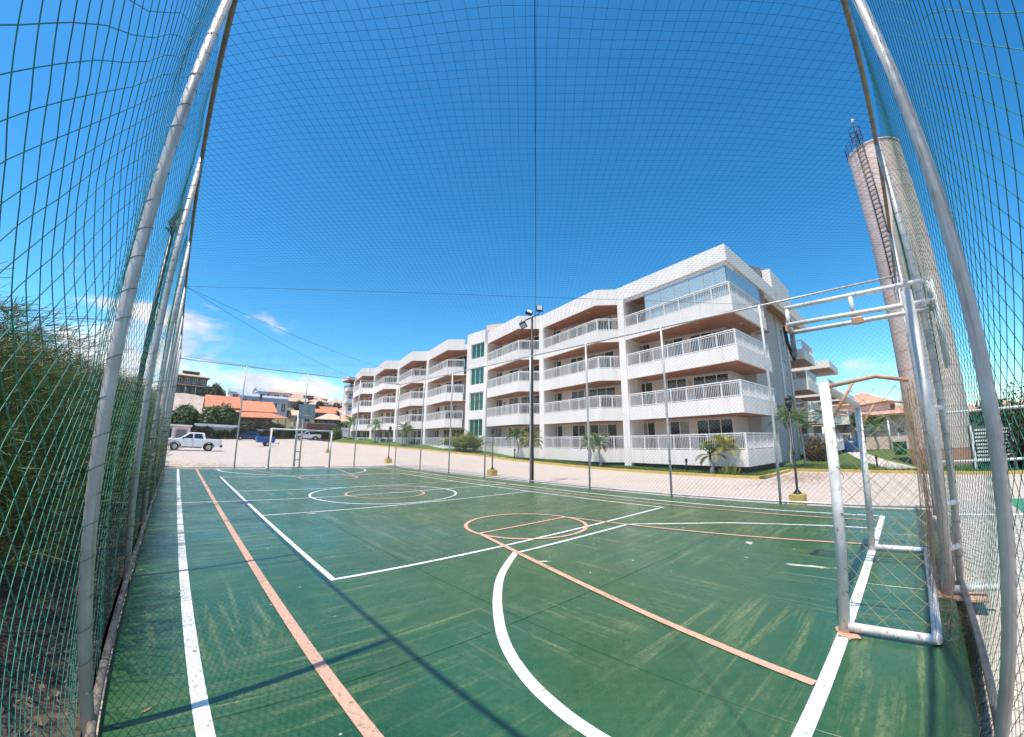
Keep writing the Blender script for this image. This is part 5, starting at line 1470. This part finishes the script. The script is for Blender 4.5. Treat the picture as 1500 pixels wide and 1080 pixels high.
garden_lamp('black lamp post on yellow block facing the stair tower', 11.1, 10.95, 2.3, None)
garden_lamp('black lamp post on yellow block near the far fence corner', 10.2, 20.9, 2.35, None)
garden_lamp('black lamp post on yellow block out on the parking lot', 10.2, 34.0, 2.35, None)
for i, (x, y, lab) in enumerate([(19.9, 5.0, 'short black bollard light on the bank below the nearest flat'), (20.4, 19.6, 'short black bollard light right of the cane palms'), (20.8, 44.5, 'short black bollard light before the distant bays'), (26.3, -3.3, 'short bollard light beside the garden path')]):
    z = zbank(x, y); t = thing('bollard_light', lab, 'bollard', (x, y, z), 'bollard lights in the garden', local=True)
    MB().lathe([(0,-.05),(.05,-.05),(.05,.5),(0,.5)], (0,0,0), 10).build('post', m_black, t)
    MB().lathe([(0,.5),(.065,.502),(.065,.66),(.05,.69),(0,.7)], (0,0,0), 10).build('cap', m_black, t)
t = thing('litter_bin', 'green barrel litter bin on the lawn by the pink villa', 'bin', (44.4, -4.3, zbank(44.4, -4.3)), local=True)
MB().lathe([(0,.02),(.42,.02),(.52,.4),(.54,1.05),(.57,1.08),(.57,1.15),(.5,1.16),(.46,.5),(0,.45)], (0,0,0), 20).build('barrel', mat('green_plastic', (.01,.20,.15), .45), t)
MB().tube([(.75,0,-.1),(.75,0,1.9)], .04, 8).build('post', m_white2, t); MB().box(.4, 1.0, -.03, .03, 1.3, 1.85).build('notice_plate', m_white2, t)
t = thing('water_tank', 'dark blue water tank under the stepped balconies', 'tank', (52.6, .3, zbank(52.6, .3)-.4), local=True)
MB().lathe([(0,0),(.95,0),(1.0,.3),(.96,.6),(1.0,.9),(.96,1.2),(1.0,1.5),(.6,1.75),(0,1.8)], (0,0,0), 24).build('barrel', mat('blue_plastic', (.012,.05,.13), .4), t)
MB().lathe([(0,1.8),(.3,1.8),(.3,1.9),(0,1.92)], (0,0,0), 16).build('lid', m_black, t)
t = thing('louvre_screen', 'white pierced block screen seen past the near fence posts', 'screen', (22.6, -9.6, -.3))
for r in range(9):
    for c in range(4):
        y0 = -11.6+c*.72 if c < 2 else -8.95+(c-2)*.72
        z = .18+r*.165; MB().box(24.2, 24.45, y0, y0+.62, z, z+.085).build('louvre_block', m_louvre, t)
MB().box(24.5, 24.6, -12.0, -7.4, -.5, 1.75).build('back_wall', m_dark, t)
for y in (-11.7,-10.15,-9.05,-7.5): MB().box(24.18, 24.49, y-.05, y+.05, -.3, 1.75).build('mullion', m_louvre, t)
h2 = thing('house', 'low pink annex behind the pierced block screen', 'house', (38, -9.5, -.3))
MB().box(37.5, 46, -14, -7.6, -.5, 2.7).build('wall', m_pink, h2)
hip(MB(), 37, 46.5, -14.5, -7.2, 2.9, 3.5, .6).build('roof', m_tilepeach, h2)
window(h2, -10.2, -9.2, .9, 1.9, 2, 37.5)

# ------------------------------------------------------------------ vehicles
def loft(mb, secs):
    """skin between closed profile rings (same count)"""
    n = len(secs[0]); i0 = len(mb.v)
    for s in secs: mb.v += [tuple(p) for p in s]
    for k in range(len(secs)-1):
        for j in range(n):
            a = i0+k*n+j; b = i0+k*n+(j+1) % n; mb.f.append((a, b, b+n, a+n)); mb.sm.append(False)
    mb.f.append(tuple(i0+n-1-j for j in range(n))); mb.sm.append(False)
    e = i0+(len(secs)-1)*n; mb.f.append(tuple(e+j for j in range(n))); mb.sm.append(False)
def side_loft(prof, w, round_=.10):
    """side profile [(x, z)] thickened across y with softened flanks"""
    cxm = sum(p[0] for p in prof)/len(prof); czm = sum(p[1] for p in prof)/len(prof)
    S = []
    for y, k in ((-w, .93), (-w+.03, .975), (-w+round_, 1), (w-round_, 1), (w-.03, .975), (w, .93)):
        S.append([(cxm+(x-cxm)*(.5+.5*k), y, czm+(z-czm)*k) for x, z in prof])
    mb = MB(); loft(mb, S); return mb
def wheel(par, x, y, z, r, w, s):
    o = MB().lathe([(r*.62,-w/2),(r*.93,-w/2),(r,-w/2+.03),(r,w/2-.03),(r*.93,w/2),(r*.62,w/2)], (x, y, z), 26, 'y').build('wheel', m_rubber, par)
    MB().lathe([(0,s*(w/2-.02)),(r*.16,s*(w/2-.01)),(r*.55,s*(w/2-.05)),(r*.64,s*(w/2-.005)),(r*.64,0)], (x, y, z), 22, 'y').build('rim', m_rim, o)
    mb = MB()
    for k in range(5):
        a = k*1.2566; mb.quad(*[(x+q*math.cos(a+e), y+s*(w/2-.012+.004), z+q*math.sin(a+e)) for q, e in ((.12*r,-.5),(.6*r,-.22),(.6*r,.22),(.12*r,.5))])
    mb.build('spoke', m_rim, o)
def pickup(label, loc, rz, paint, sc=1.0, double=True, group='pickups parked on the lot'):
    """double cab pickup, front towards -x in its own frame"""
    t = thing('pickup_truck', label, 'pickup', loc, group, rz, local=True)
    w = .86
    body = [(-2.22,.42),(-2.28,.62),(-2.24,.86),(-2.05,.98),(-1.15,1.08),(-1.02,1.09),(1.0,1.09),(1.02,1.11),(2.14,1.09),(2.2,1.0),(2.2,.55),(2.12,.42),(1.75,.40),(1.66,.62),(1.47,.76),(1.2,.80),(.93,.74),(.76,.60),(.68,.36),(-.92,.34),(-1.0,.60),(-1.18,.76),(-1.43,.81),(-1.7,.74),(-1.86,.58),(-1.92,.40)]
    side_loft(body, w).build('body', paint, t)
    xr = .92 if double else .2
    cab = [(-1.08,1.06),(-.42,1.56),(-.22,1.62),(xr-.35,1.63),(xr-.12,1.58),(xr+.02,1.06)]
    S = []
    for y, k in ((-.82, 0), (-.66, 1), (.66, 1), (.82, 0)):
        S.append([(x, y if z < 1.2 else y*.90, z-(.0 if z < 1.2 else (1-k)*.06)) for x, z in cab])
    mb = MB(); loft(mb, S); mb.build('cab', paint, t)
    for s in (-1, 1):
        d = []
        for x0, x1, x0t, x1t in (((-.86,-.10,-.34,-.12),(.0,.74,.0,.60)) if double else ((-.86,.02,-.34,.0),)):
            g = MB(); yb, yt = s*.835, s*.765
            g.quad((x0,yb,1.10),(x1,yb,1.10),(x1t,yt,1.52),(x0t,yt,1.52)); g.build('side_window', m_carglass, t)
        MB().box(-.06 if double else .1, -.045 if double else .115, s*.861-.004, s*.861+.004, .45, 1.08).build('door_gap', m_trim, t)
        MB().bevbox(-.22, -.06, s*.87-.012, s*.87+.012, .93, .965, .004).build('door_handle', m_trim, t)
        MB().bevbox(-.92, -.78, s*.93-.07, s*.93+.07, 1.04, 1.18, .02).build('mirror', m_trim, t)
        MB().box(-2.27, -2.08, s*.66-.13, s*.66+.13, .70, .88).build('headlight', m_light, t)
        MB().box(2.15, 2.215, s*.78-.06, s*.78+.06, .72, 1.02).build('tail_light', m_tail, t)
        MB().box(-.9, .66, s*.85-.03, s*.85+.03, .28, .36).build('side_step', m_trim, t)
        for xw in (-1.43, 1.22):
            MB().tube([(xw+.43*math.cos(a), s*.85, .36+.43*math.sin(a)) for a in np.linspace(-.1, 3.24, 13)], .035, 6).build('wheel_arch', m_trim, t)
            wheel(t, xw, s*.76, .35, .35, .22, s)
    g = MB(); g.quad((-1.02,-.72,1.10),(-1.02,.72,1.10),(-.44,.62,1.545),(-.44,-.62,1.545)); g.build('windscreen', m_carglass, t)
    MB().box(-2.3, -2.1, -.8, .8, .36, .56).build('front_bumper', m_trim, t); MB().box(2.12, 2.32, -.84, .84, .38, .62).build('rear_bumper', m_trim, t)
    MB().box(-2.285, -2.25, -.42, .42, .66, .84).build('grille', m_trim, t)
    MB().box(xr+.16, 2.1, -.74, .74, 1.075, 1.12).build('bed_cover', m_trim, t)
    if double:
        for s in (-1, 1): MB().tube([(-.3,s*.6,1.65),(.6,s*.6,1.66)], .018, 6).build('roof_rail', m_trim, t)
    t.scale = (sc, sc, sc)
    return t
def zgp(x, y): return zg(x, y)
pickup('white double cab pickup parked by the far end of the pole fence', (-.15, 43.5, zgp(-.15, 43.5)-.01), .02, m_carwhite, 1.08)
pickup('silver single cab pickup parked before the hedge, right of the blue trailer', (18.2, 72.5, zgp(18.2, 72.5)), -.18, m_carsilver, .98, False)
t = thing('hatchback_car', 'dark blue hatchback parked against the hedge behind the trailer', 'car', (8.9, 75.5, zgp(8.9, 75.5)), rz=-.06, local=True)
body = [(-1.9,.35),(-1.95,.55),(-1.85,.72),(-1.0,.90),(1.6,.95),(1.85,.85),(1.9,.45),(1.8,.33),(1.55,.32),(1.45,.52),(1.2,.62),(.95,.55),(.85,.30),(-.85,.28),(-.95,.52),(-1.2,.62),(-1.45,.52),(-1.55,.32)]
side_loft(body, .82).build('body', m_carblue, t)
mb = MB(); loft(mb, [[(x, y if z < 1 else y*.86, z-(0 if z < 1 else (1-k)*.05)) for x, z in [(-1.0,.88),(-.3,1.36),(.0,1.44),(.9,1.42),(1.5,1.12),(1.62,.92)]] for y, k in ((-.79,0),(-.62,1),(.62,1),(.79,0))]); mb.build('cab', m_carblue, t)
for s in (-1, 1):
    g = MB(); g.quad((-.78,s*.80,.94),(.1,s*.80,.94),(.1,s*.715,1.34),(-.24,s*.715,1.32)); g.quad((.16,s*.80,.94),(1.3,s*.79,.96),(.92,s*.715,1.33),(.16,s*.715,1.34)); g.build('side_window', m_carglass, t)
    for xw in (-1.2, 1.2): wheel(t, xw, s*.72, .30, .30, .19, s)
    MB().box(-1.94, -1.78, s*.6-.12, s*.6+.12, .58, .70).build('headlight', m_light, t)
g = MB(); g.quad((-.95,-.7,.93),(-.95,.7,.93),(-.33,.6,1.345),(-.33,-.6,1.345)); g.build('windscreen', m_carglass, t)
t = thing('cargo_trailer', 'bright blue box trailer standing on the sandy parking lot', 'trailer', (7.9, 52.6, zgp(7.9, 52.6)), rz=.03, local=True)
side_loft([(-1.0,.45),(-1.06,.75),(-1.06,1.12),(-.95,1.17),(.95,1.17),(1.06,1.12),(1.06,.6),(.9,.45)], .62, .06).build('box_body', m_trailerblue, t)
MB().box(-1.09, 1.09, -.64, .64, 1.0, 1.06).build('rim_band', m_trailerblue, t)
for s in (-1, 1):
    wheel(t, .2, s*.66, .29, .29, .17, s)
    MB().tube([(.2+.36*math.cos(a), s*.68, .29+.36*math.sin(a)) for a in np.linspace(0, 3.14, 11)], .03, 6).build('mudguard', m_black, t)
MB().tube([(1.0,-.3,.42),(1.75,0,.40)], .03, 6).build('drawbar', m_black, t); MB().tube([(1.0,.3,.42),(1.75,0,.40)], .03, 6).build('drawbar', m_black, t)
MB().tube([(1.65,0,.0),(1.65,0,.6)], .025, 6).build('jockey_leg', m_black, t)

mb = MB()      # dry leaves and oil spots on the lot
for k in range(1500):
    if k % 3: x = random.gauss(20.6, 2.2); y = random.gauss(-.4, .8)
    else: x = random.gauss(-.2, 1.4); y = random.gauss(21.5, 1.6)
    if x > 23.9 or (y > .5 and x > 18.5): continue
    z = zg(x, y)+.012; a = random.uniform(0,3.14); l = random.uniform(.03,.09); w = l*.4
    dx, dy = math.cos(a), math.sin(a)
    mb.quad((x-l*dx,y-l*dy,z), (x+w*dy,y-w*dx,z+.01), (x+l*dx,y+l*dy,z+.004), (x-w*dy,y+w*dx,z))
ORG[0] = Vector((0,0,0)); mb.build('fallen_leaves', m_twinebrown, None, 'stuff')
